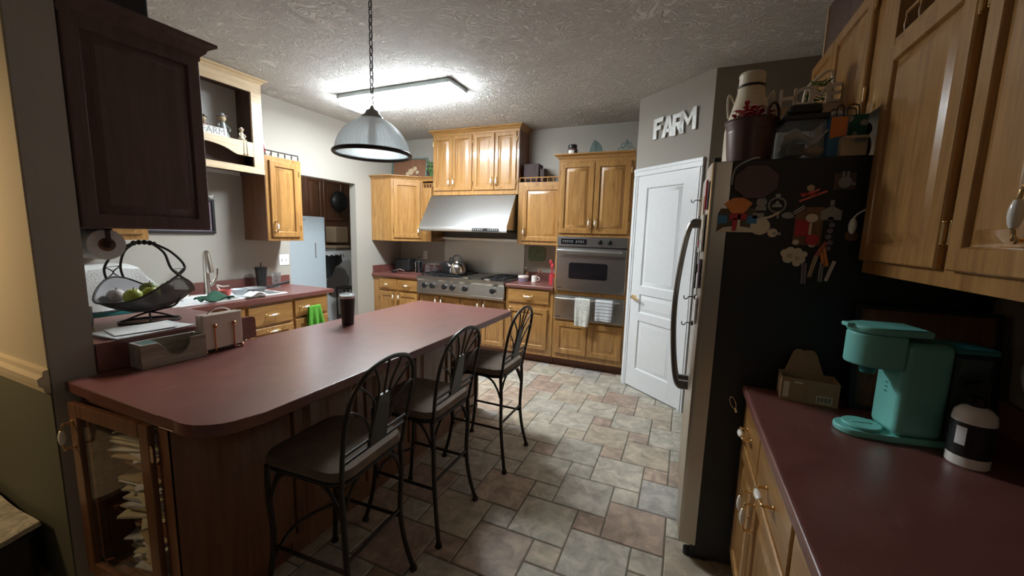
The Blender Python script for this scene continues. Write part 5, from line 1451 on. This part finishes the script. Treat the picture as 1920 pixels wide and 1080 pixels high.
for s in (-1, 1):
    mb.tube(spline([bo + RT*(.10*s) + UP*.010, bo + RT*(.03*s) + UP*.040, bo - RT*(.03*s) + UP*.055, bo - RT*(.10*s) + UP*.075, bo - RT*(.125*s) + UP*.13 ], 6), .0045, 8)
    mb.tube(spline([bo + FW*(.07*s) + UP*.010, bo + FW*(.02*s) + UP*.045, bo + UP*.058], 6), .0045, 8)
part('stand', mb, M['iron'], c)
def fruit(name, label, cat, off, r, mat, grp=None, stem=True):
    ce = bo + A_*off[0] + B_*off[1] + UP*off[2]
    c = thing(name, label, cat, ce - UP*r, off[0]*9, grp)
    mb = MB(); mb.lathe([(.001, -r*.95), (r*.45, -r*.98), (r*.85, -r*.6), (r, 0), (r*.88, r*.5), (r*.5, r*.88), (r*.1, r*.84), (.001, r*.80)], ce, 22); part('flesh', mb, M[mat], c)
    if stem: part('stem', MB().tube([ce + UP*r*.8, ce + UP*r*1.15 + A_*.006], .0022, 6), M['brown_wood'], c)
    return c
fruit('green_apple', 'green apple at the front left of the wire basket', 'apple', (-.100, .020, .140), .038, 'apple', 'fruit in the basket')
fruit('green_apple', 'green apple right beside the front one in the wire basket', 'apple', (-.040, .050, .142), .038, 'apple', 'fruit in the basket')
fruit('green_mango', 'dark green fruit at the back of the wire basket', 'fruit', (.045, -.030, .150), .042, 'avocado', 'fruit in the basket')
fruit('garlic_bulb', 'pale garlic bulb at the left lip of the wire basket', 'garlic', (-.085, -.075, .140), .034, 'garlic', 'garlic in the basket')
fruit('garlic_bulb', 'pale garlic bulb at the back right of the wire basket', 'garlic', (.125, -.01, .150), .032, 'garlic', 'garlic in the basket')

def page(x0, x1, y0, y1, z, rz, mat, name, label, grp=None, t=.004):
    cx, cy = (x0+x1)/2, (y0+y1)/2; hx, hy = (x1-x0)/2, (y1-y0)/2
    mb = MB().at(TR((cx, cy, z), rz)); mb.sheet(lambda u, v: ((u-.5)*2*hx, (v-.5)*2*hy, t/2+.003*math.sin(u*5+v*3)*u*v), 8, 8, t)
    return solo(name, mb, M[mat], label, 'paper', grp)
page(-2.315, -2.10, .80, 1.09, .9995, .05, 'news', 'newspaper', 'spread grey printed newspaper lying over the near edge of the raised desk')
page(-2.30, -2.125, .83, 1.04, 1.0065, -.16, 'paper', 'paper_sheet', 'white sheet on top of the newspaper on the raised desk', t=.002)
page(-2.46, -2.37, .745, .835, .992, .1, 'apple', 'flyer', 'yellow-green flyer in the corner of the raised desk by the wall')
c = thing('grey_mug', 'grey glass mug on the raised desk next to the wall', 'mug', (-2.535, .855, LZ))
mb = MB(); mb.lathe([(.001, .004), (.036, 0), (.040, .01), (.040, .090), (.037, .090), (.036, .012), (.001, .010)], (-2.535, .855, LZ), 26); part('cup', mb, M['pewter'], c)
part('handle', MB().tube(spline([(-2.497, .862, LZ+.075), (-2.470, .868, LZ+.070), (-2.467, .868, LZ+.035), (-2.496, .862, LZ+.022)], 5), .005, 8), M['pewter'], c)

# napkin holder on the island
no = (-2.020, 1.152, CT+.0005)
c = thing('napkin_holder', 'wire napkin holder with copper balls on the island beside the riser', 'napkin holder', no)
mb = MB(); mb.box((-2.052, 1.065, no[2]+.012), (-1.992, 1.240, no[2]+.016), .001); part('base', mb, M['iron'], c)
for s, x in ((-1, -2.058), (1, -1.986)):
    for y in (1.110, 1.195):
        p = part('upright', MB().tube([(x, y, no[2]+.010), (x, y, no[2]+.118)], .0035, 8), M['copper'], c)
        part('ball', MB().ball((x+.004*s, y, no[2]+.128), .0105, 12, 8), M['copper'], p)
for x, y in ((-2.05, 1.07), (-2.05, 1.235), (-1.994, 1.07), (-1.994, 1.235)): part('ball_foot', MB().ball((x, y, no[2]+.009), .009, 12, 8), M['copper'], c)
part('arch_handle', MB().tube(spline([(-2.022, 1.088, no[2]+.014), (-2.022, 1.085, no[2]+.15), (-2.022, 1.115, no[2]+.192), (-2.022, 1.155, no[2]+.204), (-2.022, 1.195, no[2]+.192), (-2.022, 1.222, no[2]+.15), (-2.022, 1.220, no[2]+.014)], 6), .003, 8), M['chrome'], c)
mb = MB()
for x0, x1, dz in ((-2.051, -2.026, 0), (-2.017, -1.992, .003)):
    mb.box((x0, 1.066, no[2]+.017), (x1, 1.238, no[2]+.178+dz), .004)
    for i in range(1, 4): mb.box((x0+i*.006, 1.064, no[2]+.017), (x0+i*.006+.002, 1.240, no[2]+.180+dz))
solo('napkin_stack', mb, M['napkin'], 'cream paper napkins standing in the wire holder', 'napkins')

# weathered wooden tray with a scooped front
c = thing('wooden_napkin_box', 'weathered grey wooden box with scooped front on the island corner', 'box', (-2.03, .945, CT+.0005), -.035)
T_ = TR((-2.028, .948, CT+.0005), -.035)
def plank(q, M0, t):
    return MB().at(M0).prism(q, 0, t, .0015)
L, H, D = .236, .102, .098
sc = [(0, 0), (L, 0), (L, H), (L*.74, H)] + [(L*.745, .080), (L*.70, .052), (L*.62, .036), (L*.50, .034), (L*.42, .044), (L*.35, .070), (L*.30, .090), (L*.25, H), (0, H)]
FR_ = T_ @ frame((D/2-.010, -L/2, 0), Yp, Z3, Xp); part('front_board', plank(sc, FR_, .010), M['grey_wood'], c)
BK_ = T_ @ frame((-D/2, -L/2, 0), Yp, Z3, Xp); part('back_board', plank([(0, 0), (L, 0), (L, H), (0, H)], BK_, .010), M['grey_wood'], c)
for y, lab in ((-L/2+.0005, None), (L/2-.0105, None)):
    part('end_board', MB().at(T_).box((-D/2+.0105, y, .0), (D/2-.0105, y+.010, H), .0015), M['grey_wood'], c)
part('bottom_board', MB().at(T_).box((-D/2+.0105, -L/2+.011, .0), (D/2-.0105, L/2-.011, .008)), M['grey_wood'], c)
part('filler_top', MB().at(T_).box((-D/2+.0105, -L/2+.011, H-.010), (D/2-.0105, -L/2+.065, H-.001), .001), M['verdigris'], c)

# travel tumbler
to = (-1.912, 1.837, CT+.0005)
c = thing('travel_tumbler', 'black insulated tumbler with clear lid standing on the island', 'tumbler', to)
part('cup', MB().lathe([(.001, .001), (.032, 0), (.035, .004), (.043, .150), (.0445, .168)], to, 32), M['black'], c)
part('steel_rim', MB().lathe([(.0447, .1682), (.0452, .170), (.0452, .182), (.0447, .184)], to, 32), M['steel'], c)
part('lid', MB().lathe([(.0465, .1842), (.0475, .187), (.0475, .195), (.043, .197), (.040, .192), (.001, .192)], to, 32), M['haze_plastic'], c)

# ================================================================== around the sink
c = thing('dish_rack', 'teal dish rack hidden under a white towel left of the sink', 'dish rack', (-3.52, 1.24, CT))
part('tray', MB().box((-3.73, .99, CT+.001), (-3.335, 1.52, CT+.030), .008), M['teal_dark'], c)
mb = MB()
for z in (.06, .17, .285):
    mb.tube([(-3.71, 1.01, CT+z), (-3.345, 1.01, CT+z), (-3.345, 1.50-z*.3, CT+z), (-3.71, 1.50-z*.3, CT+z)], .005, 8, closed=True)
for i in range(8): mb.tube([(-3.345, 1.01+i*.055, CT+.03), (-3.345, 1.01+i*.055, CT+.285)], .003, 6)
part('wires', mb, M['white'], c)
def cloth(u, v):
    y = .965 + .70*v
    top = 1.185 if v < .66 else 1.185-.265*((v-.66)/.34)**.8
    if u < .55: x = -3.755 + .43*(u/.55); z = top
    else:
        k = (u-.55)/.45; x = -3.325+.012*k+.018*math.sin(v*16+k*2)*k; z = top - (top-.925)*k
    z += .006*math.sin(v*13+u*4)*math.cos(u*11) - .012*math.sin(PI*min(1, u/.55))*math.sin(v*7)
    return (x, y, max(z, .90))
solo('white_towel', MB().sheet(cloth, 36, 44, .006), M['white_cloth'], 'white towel draped over the dish rack by the sink', 'towel')
mb = MB(); mb.lathe([(.001, 0), (.07, .002), (.13, .014), (.135, .018), (.07, .008), (.001, .006)], (0, 0, 0), 32)
pl = MB().at(TR((-3.60, 1.775, CT+.098), .5) @ Matrix.Rotation(1.2, 4, 'Y') @ Matrix.Scale(.62, 4)); pl.v = [pl.M @ p for p in mb.v]; pl.f = mb.f; pl.mi = mb.mi
solo('white_platter', pl, M['ceramic'], 'white plate leaning beside the draped dish rack', 'plate')
sz = CT+.0125
mb = MB(); mb.sheet(lambda u, v: (-3.46+.16*u+.008*math.sin(v*8), 1.80+.20*v, sz+.012+.045*math.sin(PI*u)*math.sin(PI*v)+.012*math.sin(u*9+v*6)), 14, 14, .012)
solo('green_dishcloth', mb, M['green_rag'], 'dark green dishcloth lying over the left sink bowl', 'cloth')
c = thing('red_cup', 'small red and white cup with bent handles on the sink divider', 'cup', (-3.49, 2.045, sz))
mb = MB(); mb.lathe([(.001, 0), (.030, 0), (.042, .020), (.048, .055), (.045, .055), (.038, .018), (.001, .006)], (-3.49, 2.045, sz), 26); part('bowl', mb, M['pink'], c)
part('handle', MB().tube(spline([(-3.535, 2.035, sz+.05), (-3.54, 2.02, sz+.085), (-3.50, 2.0, sz+.098), (-3.48, 2.03, sz+.085), (-3.45, 2.06, sz+.09)], 5), .006, 8), M['ceramic'], c)
mb = MB(); mb.lathe([(.001, 0), (.035, 0), (.060, .030), (.066, .048), (.062, .048), (.052, .028), (.001, .008)], (-3.50, 2.17, sz), 28)
solo('blue_bowl', mb, M['freezer'], 'pale blue bowl among the dishes on the sink', 'bowl')
mb = MB(); mb.sheet(lambda u, v: (-3.36+.10*u, 2.10+.17*v, sz+.008+.030*abs(math.sin(u*6+v*4))*math.sin(PI*v)), 12, 14, .005)
solo('crumpled_rag', mb, M['white_cloth'], 'crumpled white rag on the front rim of the sink', 'cloth')
c = thing('frying_pan', 'grey frying pan with long black handle resting across the sink', 'pan', (-3.53, 2.32, sz))
mb = MB(); mb.lathe([(.001, .002), (.075, 0), (.095, .040), (.092, .040), (.073, .006), (.001, .006)], (-3.53, 2.32, sz), 32); part('pan', mb, M['grey'], c)
part('handle', MB().tube([(-3.49, 2.41, sz+.036), (-3.47, 2.48, sz+.050), (-3.44, 2.60, sz+.075)], [.008, .012, .011], 10), M['black'], c)
def tall_cup(o, r0, r1, h, mat, name, label, lid=None, straw=None):
    c = thing(name, label, 'cup', o)
    part('cup', MB().lathe([(.001, .001), (r0, 0), (r1, h), (r1-.003, h), (r0-.003, .004), (.001, .004)], o, 28), M[mat], c)
    if lid: part('lid', MB().lathe([(r1+.003, h+.0005), (r1+.004, h+.012), (r1*.8, h+.016), (.001, h+.016)], o, 28), M[lid], c)
    if straw: part('straw', MB().tube([(o[0], o[1], o[2]+h+.016), (o[0]+.004, o[1], o[2]+h+.06)], .005, 8), M[straw], c)
tall_cup((-3.755, 2.545, CT+.0005), .036, .052, .195, 'black', 'straw_cup', 'tall black cup with lid and straw behind the sink', 'black', 'black')
tall_cup((-3.70, 2.66, CT+.0005), .032, .042, .150, 'haze_plastic', 'plastic_cup', 'clear frosted plastic cup right of the tall black cup')
def gtowel(u, v):
    yb, r = LX+.052, .008
    L1, L2, La = .205, .17, PI*r; s_ = u*(L1+La+L2); y = 2.585+.17*v
    wv = .016*math.sin(v*15)+.006*math.sin(v*31)
    if s_ < L1: x, z = yb+r, .740-L1+s_
    elif s_ < L1+La:
        a = (s_-L1)/r; x, z = yb+r*math.cos(a), .740+r*math.sin(a)
    else: x, z = yb-r, .740-(s_-L1-La)
    k = max(0, .740-z)/.2
    if s_ < L1: x += wv*k+.012*k
    else: x -= .002*k
    return (x, 2.665+(y-2.665)*(.75+.3*k), z)
solo('green_towel', MB().sheet(gtowel, 40, 40, .006), M['green_cloth'], 'bright green towel hanging on the drawer pull left of the laundry opening', 'towel')

# ================================================================== on the range wall
c = thing('toaster', 'black toaster on the far left worktop', 'toaster', (-3.66, 4.60, CB))
mb = MB(); mb.box((-3.80, 4.52, CB+.008), (-3.53, 4.70, CB+.185), .025, 4); part('body', mb, M['black'], c)
mb = MB(); 
for y in (4.58, 4.64): mb.box((-3.76, y-.012, CB+.1845), (-3.57, y+.012, CB+.187))
part('slots', mb, M['grey'], c); part('lever', MB().box((-3.528, 4.60, CB+.11), (-3.505, 4.63, CB+.125), .003), M['chrome'], c)
part('foot', MB().box((-3.78, 4.54, CB+.0005), (-3.55, 4.68, CB+.009)), M['black'], c)
c = thing('coffee_press', 'black and silver coffee press beside the toaster', 'coffee press', (-3.40, 4.58, CB))
mb = MB(); mb.lathe([(.048, 0), (.050, .006), (.048, .010), (.048, .15)], (-3.40, 4.58, CB+.0005), 24); part('beaker', mb, M['black_gloss'], c)
mb = MB(); 
for a in range(4): mb.box((-3.40+.051*math.cos(a*PI/2+.5)-.004, 4.58+.051*math.sin(a*PI/2+.5)-.004, CB+.0006), (-3.40+.051*math.cos(a*PI/2+.5)+.004, 4.58+.051*math.sin(a*PI/2+.5)+.004, CB+.16))
part('frame', mb, M['chrome'], c)
mb = MB(); mb.lathe([(.052, .151), (.048, .165), (.02, .176), (.004, .180), (.004, .21), (.011, .215), (.011, .228), (.002, .230)], (-3.40, 4.58, CB), 24); part('plunger_lid', mb, M['black'], c)
mb = MB(); mb.tube(spline([(-3.36, 4.55, CB+.145), (-3.31, 4.52, CB+.16), (-3.305, 4.515, CB+.06), (-3.355, 4.55, CB+.03)], 5), .008, 8); part('handle', mb, M['black'], c)
for i, (x, y, r, h, lb) in enumerate(((-3.27, 4.60, .045, .115, 'small glass jar next to the coffee press'), (-3.19, 4.66, .042, .100, 'small glass jar half behind the dark pot'))):
    c = thing('glass_jar', lb, 'jar', (x, y, CB), 0, 'glass jars by the range')
    part('jar', MB().lathe([(.001, .002), (r, 0), (r, h*.75), (r*.75, h*.86), (r*.75, h*.9)], (x, y, CB+.0005), 24), M['haze_plastic'], c)
    part('lid', MB().lathe([(r*.8, h*.901), (r*.8, h), (.001, h)], (x, y, CB+.0005), 24), M['chrome'], c)
c = thing('ladle', 'chrome-handled ladle lying on the far left worktop', 'ladle', (-3.60, 4.33, CB))
part('bowl', MB().lathe([(.001, .004), (.03, .002), (.045, .030), (.043, .030), (.028, .006), (.001, .006)], (-3.66, 4.36, CB+.0005), 22), M['black'], c)
part('handle', MB().tube(spline([(-3.62, 4.35, CB+.03), (-3.54, 4.33, CB+.055), (-3.44, 4.30, CB+.045)], 6), .009, 8), M['chrome'], c)
wall_plate(frame((-3.44, YB, 1.14), Xp, Z3, Yn), 'wall_outlet', 'white wall outlet above the coffee press', 'o')
gz = .9505
c = thing('dark_pot', 'dark enamel pot with lid on the left rear burner', 'pot', (-2.86, 4.56, gz))
mb = MB(); mb.lathe([(.001, .002), (.120, 0), (.138, .03), (.138, .105), (.134, .105), (.130, .01), (.001, .008)], (-2.86, 4.56, gz), 36); part('pot', mb, M['black'], c)
mb = MB(); mb.lathe([(.142, .1055), (.136, .116), (.09, .138), (.02, .146), (.001, .146)], (-2.86, 4.56, gz), 36); mb.tube(spline([(-2.89, 4.56, gz+.144), (-2.88, 4.56, gz+.180), (-2.84, 4.56, gz+.180), (-2.83, 4.56, gz+.144)], 5), .007, 8); part('lid', mb, M['black'], c)
for s in (-1, 1): part('handle', MB().tube(spline([(-2.86+s*.136, 4.53, gz+.085), (-2.86+s*.170, 4.535, gz+.088), (-2.86+s*.170, 4.585, gz+.088), (-2.86+s*.136, 4.59, gz+.085)], 5), .007, 8), M['black'], c)
c = thing('tea_kettle', 'shiny steel tea kettle with black handle on the front burner', 'kettle', (-2.66, 4.38, gz))
K = (-2.66, 4.38, gz)
mb = MB(); mb.lathe([(.001, .001), (.095, 0), (.108, .012), (.110, .045), (.098, .095), (.070, .130), (.045, .142), (.040, .146)], K, 36); part('body', mb, M['chrome'], c)
mb = MB(); mb.lathe([(.042, .1465), (.038, .154), (.012, .160), (.010, .172), (.014, .180), (.008, .188), (.001, .189)], K, 24); part('lid', mb, M['chrome'], c)
part('spout', MB().tube(spline([(K[0]-.090, K[1], K[2]+.070), (K[0]-.125, K[1], K[2]+.105), (K[0]-.145, K[1], K[2]+.140)], 5), [.022]*5+[.017]*5+[.012], 12), M['chrome'], c)
part('handle', MB().tube(spline([(K[0]-.065, K[1], K[2]+.130), (K[0]-.070, K[1], K[2]+.185), (K[0]-.035, K[1], K[2]+.232), (K[0]+.025, K[1], K[2]+.232), (K[0]+.062, K[1], K[2]+.185), (K[0]+.062, K[1], K[2]+.132)], 6), .010, 10), M['black'], c)

c = thing('soap_dispenser', 'brown soap dispenser at the back of the short worktop', 'dispenser', (-1.80, 4.66, CB))
o = (-1.80, 4.66, CB+.0005); part('bottle', MB().lathe([(.001, .001), (.028, 0), (.030, .08), (.012, .10), (.012, .108)], o, 22), M['brown_wood'], c)
mb = MB(); mb.lathe([(.014, .109), (.014, .120), (.005, .122), (.005, .150), (.010, .152), (.010, .160), (.001, .161)], o, 16); mb.tube([(o[0], o[1], o[2]+.156), (o[0]-.035, o[1], o[2]+.150)], .005, 8); part('pump', mb, M['nickel'], c)
c = thing('candle_tin', 'round mauve candle tin on the short worktop', 'candle', (-1.79, 4.50, CB))
o = (-1.79, 4.50, CB+.0005); part('tin', MB().lathe([(.001, .001), (.062, 0), (.064, .004), (.064, .070), (.060, .070), (.058, .05), (.001, .05)], o, 30), M['purple'], c)
part('band', MB().lathe([(.0645, .045), (.066, .047), (.066, .066), (.0645, .068)], o, 30), M['napkin'], c)
c = thing('white_mug', 'white mug with a brush leaning in it on the short worktop', 'mug', (-1.645, 4.50, CB))
o = (-1.645, 4.50, CB+.0005); part('cup', MB().lathe([(.001, .002), (.034, 0), (.037, .006), (.037, .078), (.034, .078), (.032, .01), (.001, .008)], o, 26), M['ceramic'], c)
part('handle', MB().tube(spline([(o[0]+.035, o[1], o[2]+.062), (o[0]+.060, o[1], o[2]+.058), (o[0]+.058, o[1], o[2]+.028), (o[0]+.034, o[1], o[2]+.018)], 5), .005, 8), M['ceramic'], c)
solo('pastry_brush', MB().tube([(o[0]-.01, o[1], o[2]+.012), (o[0]+.055, o[1]+.01, o[2]+.125)], .005, 8).box((o[0]+.045, o[1]+.0, o[2]+.118), (o[0]+.075, o[1]+.02, o[2]+.155), .004), M['brown_wood'], 'brown brush standing in the white mug', 'brush')
c = thing('utensil_crock', 'red utensil crock against the side of the oven tower', 'crock', (-1.40, 4.40, CB))
o = (-1.385, 4.42, CB+.0005); part('crock', MB().lathe([(.001, .002), (.042, 0), (.048, .06), (.045, .125), (.041, .125), (.038, .01), (.001, .008)], o, 28), M['red'], c)
for i, (dx, dy, h) in enumerate(((-.02, -.01, .24), (.015, .01, .22), (.0, -.025, .20))):
    solo('kitchen_spoon', MB().tube([(o[0]+dx*.4, o[1]+dy*.4, o[2]+.012), (o[0]+dx*1.5, o[1]+dy*1.5, o[2]+h)], .005, 8).ball((o[0]+dx*1.55, o[1]+dy*1.55, o[2]+h+.02), (.018, .008, .028), 12, 8), M['red'], ['tallest red spoon in the red crock', 'red spoon at the right of the red crock', 'shortest red spoon in the red crock'][i], 'spoon', 'spoons in the red crock')
mb = MB().at(frame((-1.725, YB-.001, 1.235), Xp, Z3, Yn)); q = rrect(-.115, .115, -.095, .095, .05, 6); mb.prism(q, 0, .010, .003)
mb.mat = 1; mb.tube(spline([(-.04, -.04, .011), (-.01, .0, .011), (.01, .04, .011), (.04, .03, .011)], 5), .003, 6)
solo('sage_trivet', mb, [M['pale_green'], M['green']], 'sage green square plaque hanging on the wall right of the steel backsplash', 'plaque')

# on top of the wall cabinets
c = thing('framed_print', 'framed floral print standing on the corner wall cabinet', 'picture', (-3.60, 4.62, 2.19))
F = frame((-3.845, 4.56, 2.192), Vector((1, .10, 0)).normalized(), Vector((0, .12, 1)).normalized(), Vector((.10, -1, .12)).normalized()); w_, h = .55, .285
mb = MB().at(F)
for a, b in (((0, 0, 0), (w_, .020, .016)), ((0, h-.020, 0), (w_, h, .016)), ((0, .02, 0), (.020, h-.02, .016)), ((w_-.020, .02, 0), (w_, h-.02, .016))): mb.box(a, b, .002)
part('frame', mb, M['verdigris'], c); part('print', MB().at(F).box((.02, .02, 0), (w_-.02, h-.02, .005)), M['brown_wood'], c)
mb = MB().at(F)
for x, y, r in ((.30, .10, .045), (.36, .14, .03), (.25, .07, .03), (.40, .09, .025)):
    for i in range(5): mb.prism([(x+r*.55*math.cos(i*1.256)+r*.5*math.cos(t*PI/4), y+r*.55*math.sin(i*1.256)+r*.5*math.sin(t*PI/4)) for t in range(8)], .0055+i*.0002, .0065+i*.0002)
part('flower_motif', mb, M['tan'], c, smooth=0)
mb = MB(); r2 = random.Random(5)
for i in range(24):
    x, y, z = -3.20+r2.uniform(-.06, .06), 4.60+r2.uniform(-.04, .04), 2.33+r2.uniform(-.05, .10)
    mb.tube(spline([(-3.21, 4.60, 2.192), ((x-3.21)/2, 4.60, 2.26), (x, y, z)], 4), .0025, 5); mb.ball((x, y, z), (.016, .010, .014), 8, 6)
solo('dried_sprig', mb, M['green'], 'dark dried sprig between the floral print and the hood cabinet', 'dried flowers')
solo('dark_tin', MB().box((-3.235, 4.52, 2.052), (-3.135, 4.66, 2.15), .01), M['oak_toe'], 'dark tin behind the little rail left of the hood cabinet', 'tin')
mb = MB(); mb.box((-1.845, 4.54, 2.087), (-1.655, 4.70, 2.31), .004); mb.box((-1.80, 4.538, 2.12), (-1.70, 4.5405, 2.28))
solo('dark_wooden_box', mb, M['maroon_box'], 'dark wooden box on the wall cabinet right of the hood', 'box')
solo('dark_small_box', MB().box((-1.648, 4.56, 2.087), (-1.595, 4.68, 2.25), .004), M['maroon_box'], 'smaller dark box at the right side of the dark wooden box', 'box')
TT = 2.3225
c = thing('candle_jar', 'dark jar candle with white label on the oven tower', 'candle', (-1.205, 4.36, TT))
o = (-1.205, 4.36, TT); part('jar', MB().lathe([(.001, .002), (.050, 0), (.055, .006), (.055, .080), (.045, .092)], o, 28), M['dark_wood'], c)
part('lid', MB().lathe([(.046, .0925), (.048, .095), (.048, .125), (.040, .132), (.001, .132)], o, 28), M['black'], c)
mb = MB(); vs = [(o[0]+.0557*math.cos(-2.2+i*.15), o[1]+.0557*math.sin(-2.2+i*.15), o[2]+z) for z in (.010, .068) for i in range(9)]; mb.add(vs, [(i, i+1, 10+i, 9+i) for i in range(8)]); part('label', mb, M['white'], c)
c = thing('leaf_plate', 'pointed green leaf-shaped plate standing on the oven tower', 'plate', (-.965, 4.42, TT))
F = frame((-1.02, 4.40, TT), Xp, Vector((0, .25, 1)).normalized(), Vector((0, -1, .25)).normalized())
mb = MB().at(F); mb.prism([(.0, .0), (.085, .0), (.122, .035), (.130, .080), (.112, .125), (.075, .165), (.035, .195), (.012, .150), (-.008, .085), (-.008, .035)], 0, .012, .004)
part('leaf', mb, M['verdigris'], c)
mb = MB().at(F); mb.tube(spline([(.045, .002, .013), (.05, .08, .015), (.036, .19, .013)], 6), .003, 6)
for i in range(5):
    y = .03+i*.028; mb.tube([(.048-i*.001, y, .0135), (.095-i*.006, y+.025, .0135)], .002, 6); mb.tube([(.048-i*.001, y, .0135), (.010+i*.002, y+.022, .0135)], .002, 6)
part('veins', mb, M['pewter'], c)
part('curled_stem', MB().tube(spline([(-.915, 4.39, TT+.01), (-.88, 4.39, TT+.05), (-.85, 4.39, TT+.045), (-.85, 4.39, TT+.02), (-.875, 4.39, TT+.022)], 6), .007, 8), M['verdigris'], c)
c = thing('scroll_ornament', 'grey-green scrollwork metal ornament at the right end of the oven tower', 'ornament', (-.64, 4.42, TT))
mb = MB()
def spiral(cx, cz, r0, turns, s, a0): return [(cx + s*r0*(1-t*.75)*math.cos(a0+t*turns*2*PI), 4.42, cz + r0*(1-t*.75)*math.sin(a0+t*turns*2*PI)) for t in [i/28 for i in range(29)]]
for cx, cz, r0, s, a0 in ((-.70, .052, .045, 1, -1.3), (-.585, .052, .045, -1, -1.3), (-.672, .105, .032, 1, -.6), (-.612, .105, .032, -1, -.6)): mb.tube(spiral(cx, TT+cz, r0, 1.4, s, a0), .005, 8)
mb.tube([(-.76, 4.42, TT+.006), (-.53, 4.42, TT+.006)], .006, 8); mb.tube(spline([(-.642, 4.42, TT+.01), (-.642, 4.42, TT+.11), (-.630, 4.42, TT+.155)], 5), .005, 8); mb.ball((-.642, 4.42, TT+.145), (.012, .008, .020), 10, 8)
part('scrolls', mb, M['verdigris'], c)

# FARM letters above the pantry door
c = thing('farm_letters', 'galvanised metal letters spelling FARM on the wall above the pantry door', 'sign', PA + PU*.40 + Vector((0, 0, 2.33)))
def letter(polys, u, z, tilt, hgt=.175):
    m_ = frame(PA + PU*u + PW*.004 + Vector((0, 0, z)), PU, Z3, PW) @ Matrix.Rotation(tilt, 4, 'Z')
    mb = MB().at(m_)
    for q in polys: mb.prism([(x*hgt, y*hgt) for x, y in q], 0, .014)
    return mb
b = .22
LF = [[(0, 0), (b, 0), (b, 1), (0, 1)], [(b, .78), (.62, .78), (.62, 1), (b, 1)], [(b, .42), (.50, .42), (.50, .62), (b, .62)]]
LA = [[(0, 0), (.22, 0), (.46, 1), (.26, 1)], [(.52, 0), (.74, 0), (.48, 1), (.30, 1)], [(.20, .22), (.54, .22), (.50, .40), (.24, .40)]]
LR = [[(0, 0), (b, 0), (b, 1), (0, 1)], [(b, .80), (.58, .80), (.66, .90), (.58, 1), (b, 1)], [(.50, .48), (.68, .56), (.68, .90), (.50, .84)], [(b, .42), (.60, .42), (.62, .58), (b, .60)], [(.26, .42), (.46, .42), (.72, 0), (.50, 0)]]
LM = [[(0, 0), (.20, 0), (.20, 1), (0, 1)], [(.70, 0), (.90, 0), (.90, 1), (.70, 1)], [(.18, 1), (.18, .70), (.45, .25), (.45, .55)], [(.72, 1), (.72, .70), (.45, .25), (.45, .55)]]
for L_, u, z, tl in ((LF, .213, 2.350, .02), (LA, .312, 2.345, -.02), (LR, .428, 2.338, .02), (LM, .512, 2.345, .03)):
    part('letter', letter(L_, u, z, tl), M['galv'], c, smooth=0)

# den, seen past the wall on the left
c = thing('ottoman', 'dark upholstered ottoman with a folded throw, low at the left edge in the den', 'ottoman', (-2.75, .36, 0))
part('base', MB().box((-3.10, .16, .015), (-2.27, .57, .26), .03, 3), M['leather'], c)
part('cushion', MB().sheet(lambda u, v: (-3.11+.85*u, .14+.44*v, .272+.012*math.sin(u*11)*math.cos(v*9)), 16, 10, .02), M['floral'], c)
